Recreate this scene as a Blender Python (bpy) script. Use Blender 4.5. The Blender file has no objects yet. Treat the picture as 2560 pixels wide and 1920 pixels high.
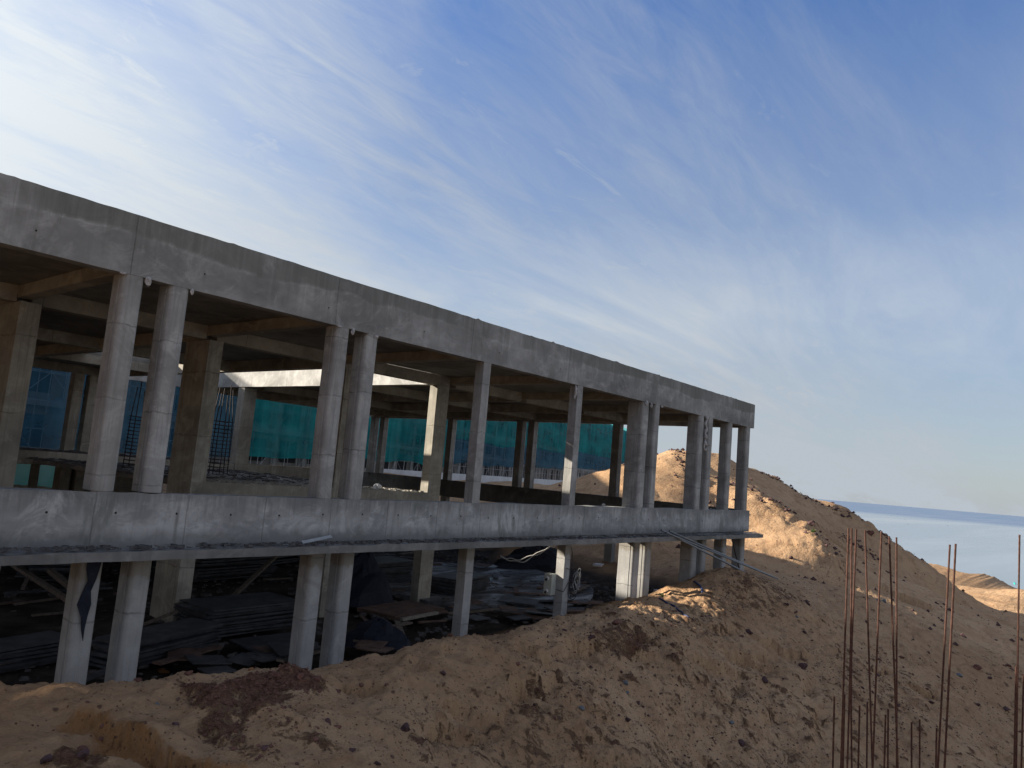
import bpy, math, random
import numpy as np
R = math.radians
C = bpy.context.scene.collection
sc = bpy.context.scene

# ---------------------------------------------------------------- camera, sky, sun, exposure
def make_camera():
    ANG, PITCH, ROLL = R(40.3), R(6.62), R(4.82)
    f = np.array([math.cos(ANG)*math.cos(PITCH), math.sin(ANG)*math.cos(PITCH), math.sin(PITCH)])
    r = np.array([math.sin(ANG), -math.cos(ANG), 0.0]); u = np.cross(r, f)
    rx = math.cos(ROLL)*r + math.sin(ROLL)*u
    ux = -math.sin(ROLL)*r + math.cos(ROLL)*u
    cd = bpy.data.cameras.new('camera'); co = bpy.data.objects.new('camera', cd); C.objects.link(co)
    from mathutils import Matrix
    m = Matrix(((rx[0], ux[0], -f[0], 0), (rx[1], ux[1], -f[1], 0), (rx[2], ux[2], -f[2], 0), (0, 0, 0, 1)))
    co.matrix_world = m
    cd.sensor_width = 36; cd.lens = 1890/2560*36
    cd.clip_start = 0.05; cd.clip_end = 60000
    sc.camera = co
make_camera()
SUN = np.array([-0.50, 1.0, 0.42]); SUN /= np.linalg.norm(SUN)
EXPOSURE = 1.38
SKY_STRENGTH = 0.12
SUN_STRENGTH = 5.0
sc.view_settings.view_transform = 'Standard'; sc.view_settings.look = 'None'
sc.view_settings.gamma = 1; sc.view_settings.exposure = EXPOSURE; sc.view_settings.use_curve_mapping = False

def N(nt, t, **kw):
    n = nt.nodes.new(t)
    for k, v in kw.items():
        if k in ('inp',):
            for a, b in v.items(): n.inputs[a].default_value = b
        else: setattr(n, k, v)
    return n
def lk(nt, a, b): nt.links.new(a, b)
def math_(nt, op, a, b=None, clamp=False):
    n = N(nt, 'ShaderNodeMath', operation=op, use_clamp=clamp)
    for i, v in enumerate((a, b)):
        if v is None: continue
        if isinstance(v, (int, float)): n.inputs[i].default_value = v
        else: lk(nt, v, n.inputs[i])
    return n.outputs[0]
def ramp(nt, fac, stops, interp='LINEAR'):
    n = N(nt, 'ShaderNodeValToRGB'); n.color_ramp.interpolation = interp
    e = n.color_ramp.elements
    while len(e) < len(stops): e.new(0.5)
    for i, (p, c) in enumerate(stops):
        e[i].position = p; e[i].color = (c, c, c, 1) if isinstance(c, (int, float)) else (*c, 1)
    lk(nt, fac, n.inputs[0]); return n.outputs[0]
def mixc(nt, fac, a, b, mode='MIX'):
    n = N(nt, 'ShaderNodeMix', data_type='RGBA', blend_type=mode)
    for i, v in ((0, fac), (6, a), (7, b)):
        if isinstance(v, (int, float)): n.inputs[i].default_value = v
        elif isinstance(v, tuple): n.inputs[i].default_value = (*v, 1)
        else: lk(nt, v, n.inputs[i])
    return n.outputs[2]
def noise(nt, vec, scale, detail=4, rough=0.55, dist=0.0):
    n = N(nt, 'ShaderNodeTexNoise'); n.inputs['Scale'].default_value = scale
    n.inputs['Detail'].default_value = detail; n.inputs['Roughness'].default_value = rough
    n.inputs['Distortion'].default_value = dist
    lk(nt, vec, n.inputs['Vector']); return n.outputs[0]
def mapping(nt, vec, scale=(1, 1, 1), rot=(0, 0, 0), loc=(0, 0, 0)):
    n = N(nt, 'ShaderNodeMapping'); n.inputs['Scale'].default_value = scale
    n.inputs['Rotation'].default_value = rot; n.inputs['Location'].default_value = loc
    lk(nt, vec, n.inputs['Vector']); return n.outputs[0]

def make_world():
    w = bpy.data.worlds.new("World"); sc.world = w; w.use_nodes = True
    nt = w.node_tree; nt.nodes.clear()
    sky = N(nt, 'ShaderNodeTexSky', sky_type='NISHITA'); sky.sun_disc = False
    sky.sun_elevation = math.asin(SUN[2]); sky.sun_rotation = math.atan2(SUN[0], SUN[1])
    sky.altitude = 50; sky.air_density = 1.0; sky.dust_density = 0.6; sky.ozone_density = 3.0
    tc = N(nt, 'ShaderNodeTexCoord'); d = tc.outputs['Generated']
    sp = N(nt, 'ShaderNodeSeparateXYZ'); lk(nt, d, sp.inputs[0])
    # thin cirrus seen on a flat layer high above: direction / height
    zz = math_(nt, 'ADD', math_(nt, 'MAXIMUM', sp.outputs[2], 0.0), 0.16)
    px = math_(nt, 'DIVIDE', sp.outputs[0], zz); py = math_(nt, 'DIVIDE', sp.outputs[1], zz)
    cb = N(nt, 'ShaderNodeCombineXYZ'); lk(nt, px, cb.inputs[0]); lk(nt, py, cb.inputs[1])
    a = noise(nt, mapping(nt, cb.outputs[0], (0.55, 1.5, 1), (0, 0, R(28))), 1.0, 7, 0.62, 0.9)
    b = noise(nt, mapping(nt, cb.outputs[0], (0.5, 0.9, 1), (0, 0, R(-20)), (3.1, 7.7, 0)), 0.55, 3, 0.5, 0.4)
    fine = noise(nt, mapping(nt, cb.outputs[0], (2.2, 9.0, 1), (0, 0, R(38)), (1.3, 2.2, 0)), 1.3, 6, 0.68, 0.6)
    ca = ramp(nt, a, [(0.38, 0.0), (0.66, 1.0)])
    cbm = ramp(nt, b, [(0.34, 0.0), (0.68, 1.0)])
    cf = ramp(nt, fine, [(0.36, 0.25), (0.66, 1.0)])
    tuft_ = noise(nt, mapping(nt, cb.outputs[0], (2.6, 5.0, 1), (0, 0, R(12)), (8.3, 4.2, 0)), 1.6, 8, 0.7, 1.2)
    tf = math_(nt, 'MULTIPLY', ramp(nt, tuft_, [(0.54, 0.0), (0.70, 1.0)]), ramp(nt, b, [(0.42, 0.0), (0.56, 1.0)]))
    cloud = math_(nt, 'MULTIPLY', math_(nt, 'MULTIPLY', ca, cf), cbm)
    # haze veil thickening towards the sun and the horizon
    dt = N(nt, 'ShaderNodeVectorMath', operation='DOT_PRODUCT'); lk(nt, d, dt.inputs[0]); dt.inputs[1].default_value = tuple(SUN)
    near = ramp(nt, dt.outputs['Value'], [(0.47, 0.0), (0.84, 1.0)])
    wisp = noise(nt, mapping(nt, cb.outputs[0], (0.8, 2.4, 1), (0, 0, R(60)), (5, 1, 0)), 1.2, 7, 0.6, 0.8)
    veil = math_(nt, 'MULTIPLY', near, ramp(nt, wisp, [(0.28, 0.35), (0.62, 1.0)]))
    hz = ramp(nt, sp.outputs[2], [(0.0, 1.0), (0.14, 0.90), (0.30, 0.50), (0.58, 0.0)])
    hzn = math_(nt, 'MULTIPLY', hz, ramp(nt, b, [(0.3, 0.55), (0.65, 1.0)]))
    cloud = math_(nt, 'MAXIMUM', cloud, math_(nt, 'MULTIPLY', tf, 0.42))
    tot = math_(nt, 'ADD', math_(nt, 'MULTIPLY', cloud, 0.70), math_(nt, 'MULTIPLY', veil, 0.95))
    tot = math_(nt, 'ADD', tot, math_(nt, 'MULTIPLY', hzn, 0.85), True)
    # deeper blue zenith, and unseen grey-white added behind the camera to neutralise blue shade light
    up = ramp(nt, sp.outputs[2], [(0.0, 0.0), (0.55, 1.0)])
    tint = mixc(nt, up, (0.36, 0.375, 0.395), (0.37, 0.47, 0.625))
    skyc = mixc(nt, 1.0, sky.outputs[0], tint, 'MULTIPLY')
    bk = N(nt, 'ShaderNodeVectorMath', operation='DOT_PRODUCT'); lk(nt, d, bk.inputs[0]); bk.inputs[1].default_value = (0.2, -0.98, 0.0)
    back = ramp(nt, bk.outputs['Value'], [(0.05, 0.0), (0.7, 1.0)])
    cc = mixc(nt, near, (1.55, 1.70, 1.88), (2.75, 2.95, 3.10))
    # a soft streaky bank of high cloud some way above the horizon
    bz = math_(nt, 'ADD', sp.outputs[2], math_(nt, 'MULTIPLY', math_(nt, 'SUBTRACT', wisp, 0.5), 0.16))
    bn = math_(nt, 'MULTIPLY', ramp(nt, bz, [(0.14, 0.0), (0.21, 1.0), (0.26, 0.7), (0.34, 0.0)]), ramp(nt, a, [(0.34, 0.25), (0.62, 1.0)]))
    skyc = mixc(nt, math_(nt, 'MULTIPLY', bn, 0.5), mixc(nt, tot, skyc, cc), (2.15, 2.30, 2.45))
    col = mixc(nt, math_(nt, 'MULTIPLY', back, 0.72), skyc, (1.72, 1.77, 1.92))
    bg = N(nt, 'ShaderNodeBackground'); lk(nt, col, bg.inputs[0]); bg.inputs[1].default_value = SKY_STRENGTH
    out = N(nt, 'ShaderNodeOutputWorld'); lk(nt, bg.outputs[0], out.inputs[0])
make_world()
def make_sun():
    from mathutils import Vector
    l = bpy.data.lights.new('sun', 'SUN'); l.energy = SUN_STRENGTH; l.angle = R(0.6); l.color = (1.0, 0.90, 0.76)
    o = bpy.data.objects.new('sun', l); C.objects.link(o)
    o.rotation_euler = Vector(tuple(-SUN)).to_track_quat('-Z', 'Y').to_euler()
make_sun()

# ---------------------------------------------------------------- helpers
rng = random.Random(7)
class MB:
    def __init__(s): s.v = []; s.f = []
    def add(s, vs, fs):
        n = len(s.v); s.v += [tuple(map(float, p)) for p in vs]; s.f += [tuple(i+n for i in f) for f in fs]; return s
    def box(s, x0, x1, y0, y1, z0, z1):
        return s.add([(x0,y0,z0),(x1,y0,z0),(x1,y1,z0),(x0,y1,z0),(x0,y0,z1),(x1,y0,z1),(x1,y1,z1),(x0,y1,z1)],
                     [(3,2,1,0),(4,5,6,7),(0,1,5,4),(1,2,6,5),(2,3,7,6),(3,0,4,7)])
    def prism(s, pts, z0, z1, jit=0, segs=1):
        """vertical prism of a ccw outline, in rings"""
        n = len(pts); vs = []; fs = []
        for k in range(segs+1):
            z = z0+(z1-z0)*k/segs
            j = 0 if k in (0, segs) else jit
            dx, dy = rng.uniform(-j, j), rng.uniform(-j, j)
            vs += [(p[0]+dx, p[1]+dy, z) for p in pts]
        for k in range(segs):
            for i in range(n):
                a = k*n+i; b = k*n+(i+1) % n
                fs.append((a, b, b+n, a+n))
        fs.append(tuple(range(n-1, -1, -1))); fs.append(tuple(segs*n+i for i in range(n)))
        return s.add(vs, fs)
    def tube(s, pts, r, n=6, cap=True):
        pts = [np.array(p, float) for p in pts]; vs = []; fs = []; prev = None
        for i, p in enumerate(pts):
            t = pts[min(i+1, len(pts)-1)] - pts[max(i-1, 0)]; t = t/(np.linalg.norm(t)+1e-9)
            if prev is None:
                h = np.array([0, 0, 1.0]) if abs(t[2]) < .9 else np.array([1.0, 0, 0])
                a = np.cross(t, h)
            else: a = prev - t*np.dot(prev, t)
            a = a/(np.linalg.norm(a)+1e-9); b = np.cross(t, a); prev = a
            rr = r[i] if isinstance(r, (list, tuple)) else r
            vs += [tuple(p+rr*(math.cos(2*math.pi*k/n)*a+math.sin(2*math.pi*k/n)*b)) for k in range(n)]
        for i in range(len(pts)-1):
            for k in range(n):
                a_ = i*n+k; b_ = i*n+(k+1) % n; fs.append((a_, b_, b_+n, a_+n))
        if cap:
            fs.append(tuple(range(n-1, -1, -1))); fs.append(tuple((len(pts)-1)*n+k for k in range(n)))
        return s.add(vs, fs)
    def board(s, c, L, W, T, rz=0, tilt=0, roll=0):
        """plank centred at c, length L along its local x"""
        from mathutils import Euler, Vector
        e = Euler((roll, -tilt, rz)); vs = []
        for z in (-T/2, T/2):
            for x, y in ((-L/2, -W/2), (L/2, -W/2), (L/2, W/2), (-L/2, W/2)):
                v = Vector((x, y, z)); v.rotate(e); vs.append((c[0]+v.x, c[1]+v.y, c[2]+v.z))
        return s.add(vs, [(3,2,1,0),(4,5,6,7),(0,1,5,4),(1,2,6,5),(2,3,7,6),(3,0,4,7)])
    def build(s, name, mat, parent=None, smooth=False, bevel=0):
        me = bpy.data.meshes.new(name); me.from_pydata(s.v, [], s.f); me.update()
        if mat: me.materials.append(mat)
        if smooth:
            me.polygons.foreach_set('use_smooth', [True]*len(me.polygons))
        o = bpy.data.objects.new(name, me); C.objects.link(o)
        if parent: o.parent = parent
        if bevel:
            b = o.modifiers.new('bevel', 'BEVEL'); b.width = bevel; b.segments = 2; b.limit_method = 'ANGLE'; b.angle_limit = R(50)
        return o
def tag(o, label=None, cat=None, group=None, kind=None):
    if label: o['label'] = label
    if cat: o['category'] = cat
    if group: o['group'] = group
    if kind: o['kind'] = kind
    return o
def empty(name, loc=(0, 0, 0), label=None, cat=None, group=None):
    o = bpy.data.objects.new(name, None); C.objects.link(o); o.location = loc; o.empty_display_size = .3
    return tag(o, label, cat, group)
def copy_obj(o, parent=None):
    c = o.copy(); C.objects.link(c); c.parent = parent
    for ch in o.children: copy_obj(ch, c)
    return c

# value noise in numpy for terrain and jitter
_prm = np.random.RandomState(11).rand(512, 512)
def vnoise(x, y):
    xi = np.floor(x).astype(int); yi = np.floor(y).astype(int); fx = x-xi; fy = y-yi
    fx = fx*fx*(3-2*fx); fy = fy*fy*(3-2*fy)
    g = lambda i, j: _prm[i % 512, j % 512]
    return (g(xi, yi)*(1-fx)+g(xi+1, yi)*fx)*(1-fy)+(g(xi, yi+1)*(1-fx)+g(xi+1, yi+1)*fx)*fy - 0.5
def fbm(x, y, s, o=4, g=0.5):
    t = 0; a = 1; f = 1/s
    for k in range(o):
        t = t+a*vnoise(x*f+17.3*k, y*f-9.1*k); a *= g; f *= 2.03
    return t

# ---------------------------------------------------------------- materials
def new_mat(name, rough=0.9, spec=0.3):
    m = bpy.data.materials.new(name); m.use_nodes = True; nt = m.node_tree; nt.nodes.clear()
    p = N(nt, 'ShaderNodeBsdfPrincipled'); o = N(nt, 'ShaderNodeOutputMaterial'); lk(nt, p.outputs[0], o.inputs[0])
    p.inputs['Roughness'].default_value = rough; p.inputs['Specular IOR Level'].default_value = spec
    return m, nt, p
def bump(nt, p, h, strength=0.3, dist=0.02):
    b = N(nt, 'ShaderNodeBump'); b.inputs['Strength'].default_value = strength; b.inputs['Distance'].default_value = dist
    lk(nt, h, b.inputs['Height']); lk(nt, b.outputs[0], p.inputs['Normal'])
def geo_pos(nt):
    g = N(nt, 'ShaderNodeNewGeometry'); return g.outputs['Position']
def simple(name, col, rough=0.8, var=0.25, scale=6, metal=0, spec=0.3, stretch=(1, 1, 1)):
    m, nt, p = new_mat(name, rough, spec)
    P = geo_pos(nt); n = noise(nt, mapping(nt, P, stretch), scale, 5, 0.6)
    c = mixc(nt, ramp(nt, n, [(0.3, 0.0), (0.7, 1.0)]), tuple(x*(1-var) for x in col), tuple(min(1, x*(1+var)) for x in col))
    lk(nt, c, p.inputs['Base Color']); p.inputs['Metallic'].default_value = metal
    bump(nt, p, n, 0.25, 0.01); return m

def concrete(name, base=(0.27, 0.265, 0.25), band=None, joints=None, holes=None, streak=0.5, seam=None, stain=0.4, heads=False, grime=None):
    m, nt, p = new_mat(name, 0.88, 0.25)
    P = geo_pos(nt); sp = N(nt, 'ShaderNodeSeparateXYZ'); lk(nt, P, sp.inputs[0]); X, Y, Z = sp.outputs
    big = noise(nt, mapping(nt, P, (1, 1, 1.6)), 0.55, 5, 0.62, 0.3)
    med = noise(nt, mapping(nt, P, (1, 1, 0.8)), 2.6, 6, 0.65, 0.2)
    fine = noise(nt, P, 38, 4, 0.7)
    st = noise(nt, mapping(nt, P, (9, 9, 0.55)), 1.0, 5, 0.6)
    dk = tuple(x*0.50 for x in base); lt = tuple(min(1, x*1.42) for x in base)
    c = mixc(nt, ramp(nt, big, [(0.32, 0.0), (0.66, 1.0)]), dk, lt)
    c = mixc(nt, math_(nt, 'MULTIPLY', ramp(nt, med, [(0.38, 0.0), (0.62, 1.0)]), 0.55), c, tuple(x*0.72 for x in base))
    c = mixc(nt, math_(nt, 'MULTIPLY', ramp(nt, st, [(0.52, 0.0), (0.72, 1.0)]), streak), c, tuple(x*0.58 for x in base))
    # pale lime bloom
    lime = noise(nt, mapping(nt, P, (1, 1, 1.2), (0, 0, 0), (4, 9, 2)), 1.3, 8, 0.74, 0.9)
    c = mixc(nt, math_(nt, 'MULTIPLY', ramp(nt, lime, [(0.50, 0.0), (0.66, 1.0)]), 0.75), c, tuple(min(1, x*1.55) for x in base))
    pit = noise(nt, P, 16, 3, 0.8)
    c = mixc(nt, math_(nt, 'MULTIPLY', ramp(nt, pit, [(0.68, 0.0), (0.74, 1.0)]), 0.5), c, tuple(x*0.35 for x in base))
    c = mixc(nt, math_(nt, 'MULTIPLY', fine, 0.25), c, tuple(x*0.7 for x in base))
    hgt = math_(nt, 'ADD', math_(nt, 'MULTIPLY', med, 0.6), math_(nt, 'MULTIPLY', fine, 0.25))
    if band:
        # later pour of darker, greener concrete above an uneven line, with a pale lime run along the line
        z0, amp = band
        wob = noise(nt, mapping(nt, P, (1, 1, 0)), 0.42, 4, 0.55)
        wob2 = noise(nt, mapping(nt, P, (1, 1, 0)), 3.0, 3, 0.6)
        ln = math_(nt, 'ADD', z0, math_(nt, 'ADD', math_(nt, 'MULTIPLY', math_(nt, 'SUBTRACT', wob, 0.5), amp*2.4), math_(nt, 'MULTIPLY', math_(nt, 'SUBTRACT', wob2, 0.5), 0.05)))
        dz = math_(nt, 'SUBTRACT', Z, ln)
        up = ramp(nt, math_(nt, 'ADD', math_(nt, 'MULTIPLY', dz, 10), 0.5), [(0.35, 0.0), (0.65, 1.0)])
        ptc = noise(nt, mapping(nt, P, (1, 1, 0.2), (0, 0, 0), (2, 2, 2)), 0.38, 3, 0.5)
        up2 = math_(nt, 'MULTIPLY', up, ramp(nt, ptc, [(0.42, 0.1), (0.46, 0.75), (0.54, 0.75), (0.56, 1.0)]))
        c2 = mixc(nt, ramp(nt, st, [(0.4, 0.0), (0.7, 1.0)]), (base[0]*0.50, base[1]*0.51, base[2]*0.48), (base[0]*0.74, base[1]*0.75, base[2]*0.71))
        c = mixc(nt, math_(nt, 'MULTIPLY', up2, 0.85), c, c2)
        ed = ramp(nt, math_(nt, 'ABSOLUTE', dz), [(0.0, 1.0), (0.02, 0.8), (0.055, 0.0)])
        c = mixc(nt, math_(nt, 'MULTIPLY', math_(nt, 'MULTIPLY', ed, ramp(nt, lime, [(0.42, 0.0), (0.6, 1.0)])), 0.38), c, tuple(min(1, x*1.6) for x in base))
    if band:
        # rain streaks running down from the top edge
        dr = noise(nt, mapping(nt, P, (5.5, 5.5, 0.22), (0, 0, 0), (7, 1, 0)), 1.0, 5, 0.7)
        tp = ramp(nt, Z, [(0.0, 0.0), (1.0, 1.0)])
        fade = ramp(nt, math_(nt, 'DIVIDE', math_(nt, 'SUBTRACT', Z, 2.8), 1.0), [(0.0, 0.15), (0.5, 0.5), (1.0, 1.0)])
        c = mixc(nt, math_(nt, 'MULTIPLY', math_(nt, 'MULTIPLY', ramp(nt, dr, [(0.50, 0.0), (0.60, 1.0)]), fade), 0.6), c, (base[0]*0.5, base[1]*0.5, base[2]*0.47))
    if stain:
        # wet darker panels with soft sides
        w = noise(nt, mapping(nt, P, (1, 1, 0.25), (0, 0, 0), (11, 3, 0)), 0.75, 6, 0.68, 0.3)
        c = mixc(nt, math_(nt, 'MULTIPLY', ramp(nt, w, [(0.56, 0.0), (0.61, 1.0)]), stain), c, (base[0]*0.52, base[1]*0.54, base[2]*0.50))
    if grime:
        # dirt washed down from the top edge and splashed up from the ledge
        z0, z1 = grime
        zn = math_(nt, 'DIVIDE', math_(nt, 'SUBTRACT', Z, z0), z1-z0)
        g1 = noise(nt, mapping(nt, P, (7, 7, 0.35), (0, 0, 0), (1, 8, 0)), 1.0, 6, 0.75)
        top = ramp(nt, math_(nt, 'ADD', zn, math_(nt, 'MULTIPLY', math_(nt, 'SUBTRACT', g1, 0.5), 1.5)), [(0.62, 0.0), (0.95, 1.0)])
        bot = ramp(nt, math_(nt, 'ADD', zn, math_(nt, 'MULTIPLY', math_(nt, 'SUBTRACT', med, 0.5), 0.7)), [(0.06, 1.0), (0.30, 0.0)])
        c = mixc(nt, math_(nt, 'MULTIPLY', top, 0.55), c, (0.115, 0.118, 0.112))
        c = mixc(nt, math_(nt, 'MULTIPLY', bot, 0.65), c, (0.105, 0.105, 0.10))
        pl = noise(nt, mapping(nt, P, (0.8, 0.8, 1.6), (0, 0, 0), (6, 2, 4)), 1.1, 8, 0.72, 0.4)
        c = mixc(nt, math_(nt, 'MULTIPLY', ramp(nt, pl, [(0.52, 0.0), (0.60, 1.0)]), 0.5), c, (0.17, 0.172, 0.175))
    if joints:
        ax, per, off = joints
        A = {'x': X, 'y': Y, 'z': Z}[ax]
        wv = math_(nt, 'MULTIPLY', math_(nt, 'SUBTRACT', noise(nt, mapping(nt, P, (0.2, 0.2, 1)), 1.7, 3), 0.5), 0.05)
        fr = math_(nt, 'FRACT', math_(nt, 'DIVIDE', math_(nt, 'ADD', math_(nt, 'ADD', A, off), wv), per))
        dd = math_(nt, 'MULTIPLY', math_(nt, 'ABSOLUTE', math_(nt, 'SUBTRACT', fr, 0.5)), per)
        jn = ramp(nt, dd, [(0.0, 1.0), (0.007, 0.8), (0.014, 0.0)])
        jm = math_(nt, 'MULTIPLY', jn, ramp(nt, med, [(0.35, 0.35), (0.6, 1.0)]))
        c = mixc(nt, math_(nt, 'MULTIPLY', jm, 0.7), c, tuple(x*0.3 for x in base))
        hgt = math_(nt, 'SUBTRACT', hgt, math_(nt, 'MULTIPLY', jn, 0.8))
    if holes:
        hx, hz, per, hr = holes     # tie holes: offset, height, spacing, radius
        fx = math_(nt, 'MULTIPLY', math_(nt, 'SUBTRACT', math_(nt, 'FRACT', math_(nt, 'DIVIDE', math_(nt, 'ADD', X, hx), per)), 0.5), per)
        wz = math_(nt, 'MULTIPLY', math_(nt, 'SUBTRACT', noise(nt, mapping(nt, P, (1, 1, 0)), 0.9, 2), 0.5), 0.22)
        fz = math_(nt, 'SUBTRACT', math_(nt, 'SUBTRACT', Z, hz), wz)
        r2 = math_(nt, 'SQRT', math_(nt, 'ADD', math_(nt, 'MULTIPLY', fx, fx), math_(nt, 'MULTIPLY', fz, fz)))
        hm = ramp(nt, r2, [(0.0, 1.0), (hr, 1.0), (hr*1.35, 0.0)])
        c = mixc(nt, hm, c, (0.02, 0.018, 0.016))
        # rust weeping under each hole
        dn = math_(nt, 'MULTIPLY', ramp(nt, math_(nt, 'MULTIPLY', fz, -1.0), [(0.0, 0.0), (0.02, 1.0), (0.30, 0.0)]), ramp(nt, math_(nt, 'ABSOLUTE', fx), [(0.0, 1.0), (0.045, 0.0)]))
        c = mixc(nt, math_(nt, 'MULTIPLY', dn, 0.35), c, (base[0]*0.45, base[1]*0.42, base[2]*0.36))
        hgt = math_(nt, 'SUBTRACT', hgt, hm)
    if seam:
        z0, per = seam
        dr = noise(nt, mapping(nt, P, (13, 13, 0.45), (0, 0, 0), (3, 5, 0)), 1.0, 5, 0.7)
        c = mixc(nt, math_(nt, 'MULTIPLY', ramp(nt, dr, [(0.50, 0.0), (0.62, 1.0)]), 0.45), c, tuple(x*0.5 for x in base))
        if heads:
            # form-release band at the heads of the lower columns, paler concrete below it
            zb = math_(nt, 'ADD', Z, math_(nt, 'MULTIPLY', math_(nt, 'SUBTRACT', noise(nt, mapping(nt, P, (6, 6, 0)), 1.2, 3), 0.5), 0.30))
            zq = math_(nt, 'DIVIDE', math_(nt, 'ADD', zb, 5.0), 5.0)      # z -5..0 to 0..1
            hd = ramp(nt, zq, [(0.545, 0.0), (0.552, 1.0), (0.66, 1.0), (0.67, 0.0)])
            c = mixc(nt, math_(nt, 'MULTIPLY', hd, 0.55), c, (0.22, 0.19, 0.145))
            lo = ramp(nt, zq, [(0.535, 1.0), (0.550, 0.0)])
            c = mixc(nt, math_(nt, 'MULTIPLY', lo, 0.35), c, (0.40, 0.41, 0.42))
        wv = math_(nt, 'MULTIPLY', math_(nt, 'SUBTRACT', noise(nt, P, 3.2, 5, 0.7), 0.5), 0.16)
        oi = N(nt, 'ShaderNodeObjectInfo')
        fr = math_(nt, 'FRACT', math_(nt, 'ADD', math_(nt, 'DIVIDE', math_(nt, 'ADD', math_(nt, 'SUBTRACT', Z, z0), wv), per), oi.outputs['Random']))
        dd = math_(nt, 'MULTIPLY', math_(nt, 'ABSOLUTE', math_(nt, 'SUBTRACT', fr, 0.5)), per)
        jn = ramp(nt, dd, [(0.0, 1.0), (0.010, 0.7), (0.022, 0.0)])
        c = mixc(nt, math_(nt, 'MULTIPLY', math_(nt, 'MULTIPLY', jn, ramp(nt, med, [(0.38, 0.15), (0.60, 1.0)])), 0.7), c, tuple(x*0.33 for x in base))
        hgt = math_(nt, 'SUBTRACT', hgt, math_(nt, 'MULTIPLY', jn, 0.5))
        # per-column tint
        c = mixc(nt, math_(nt, 'MULTIPLY', oi.outputs['Random'], 0.22), c, (base[0]*0.7, base[1]*0.66, base[2]*0.58))
    lk(nt, c, p.inputs['Base Color']); bump(nt, p, hgt, 0.45, 0.02)
    return m
M = {}
M['fascia'] = concrete('fascia_concrete', (0.285, 0.28, 0.265), band=(3.38, 0.24), joints=('x', 4.2, 1.05), holes=(0.3, 3.08, 2.73, 0.014), streak=0.30, stain=0.35)
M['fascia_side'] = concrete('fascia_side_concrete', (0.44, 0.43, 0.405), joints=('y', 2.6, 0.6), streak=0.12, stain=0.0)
M['parapet'] = concrete('parapet_concrete', (0.36, 0.358, 0.35), joints=('x', 1.55, 0.2), holes=(0.1, -1.20, 1.03, 0.017), streak=0.75, stain=0.85, grime=(-1.70, -0.82))
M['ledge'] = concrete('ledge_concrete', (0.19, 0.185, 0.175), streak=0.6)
M['column'] = concrete('column_concrete', (0.33, 0.325, 0.31), seam=(0, 1.25), streak=0.55, stain=0.0, heads=True)
M['inner'] = concrete('inner_concrete', (0.36, 0.34, 0.29), seam=(0, 1.6), streak=0.3, stain=0.0)
M['beam'] = concrete('beam_concrete', (0.30, 0.27, 0.22), joints=('x', 2.4, 0.4), streak=0.15, stain=0.0)
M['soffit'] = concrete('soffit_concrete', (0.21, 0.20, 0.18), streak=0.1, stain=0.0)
M['dark'] = concrete('weathered_dark_concrete', (0.16, 0.158, 0.15), streak=0.5, stain=0.2)

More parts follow.
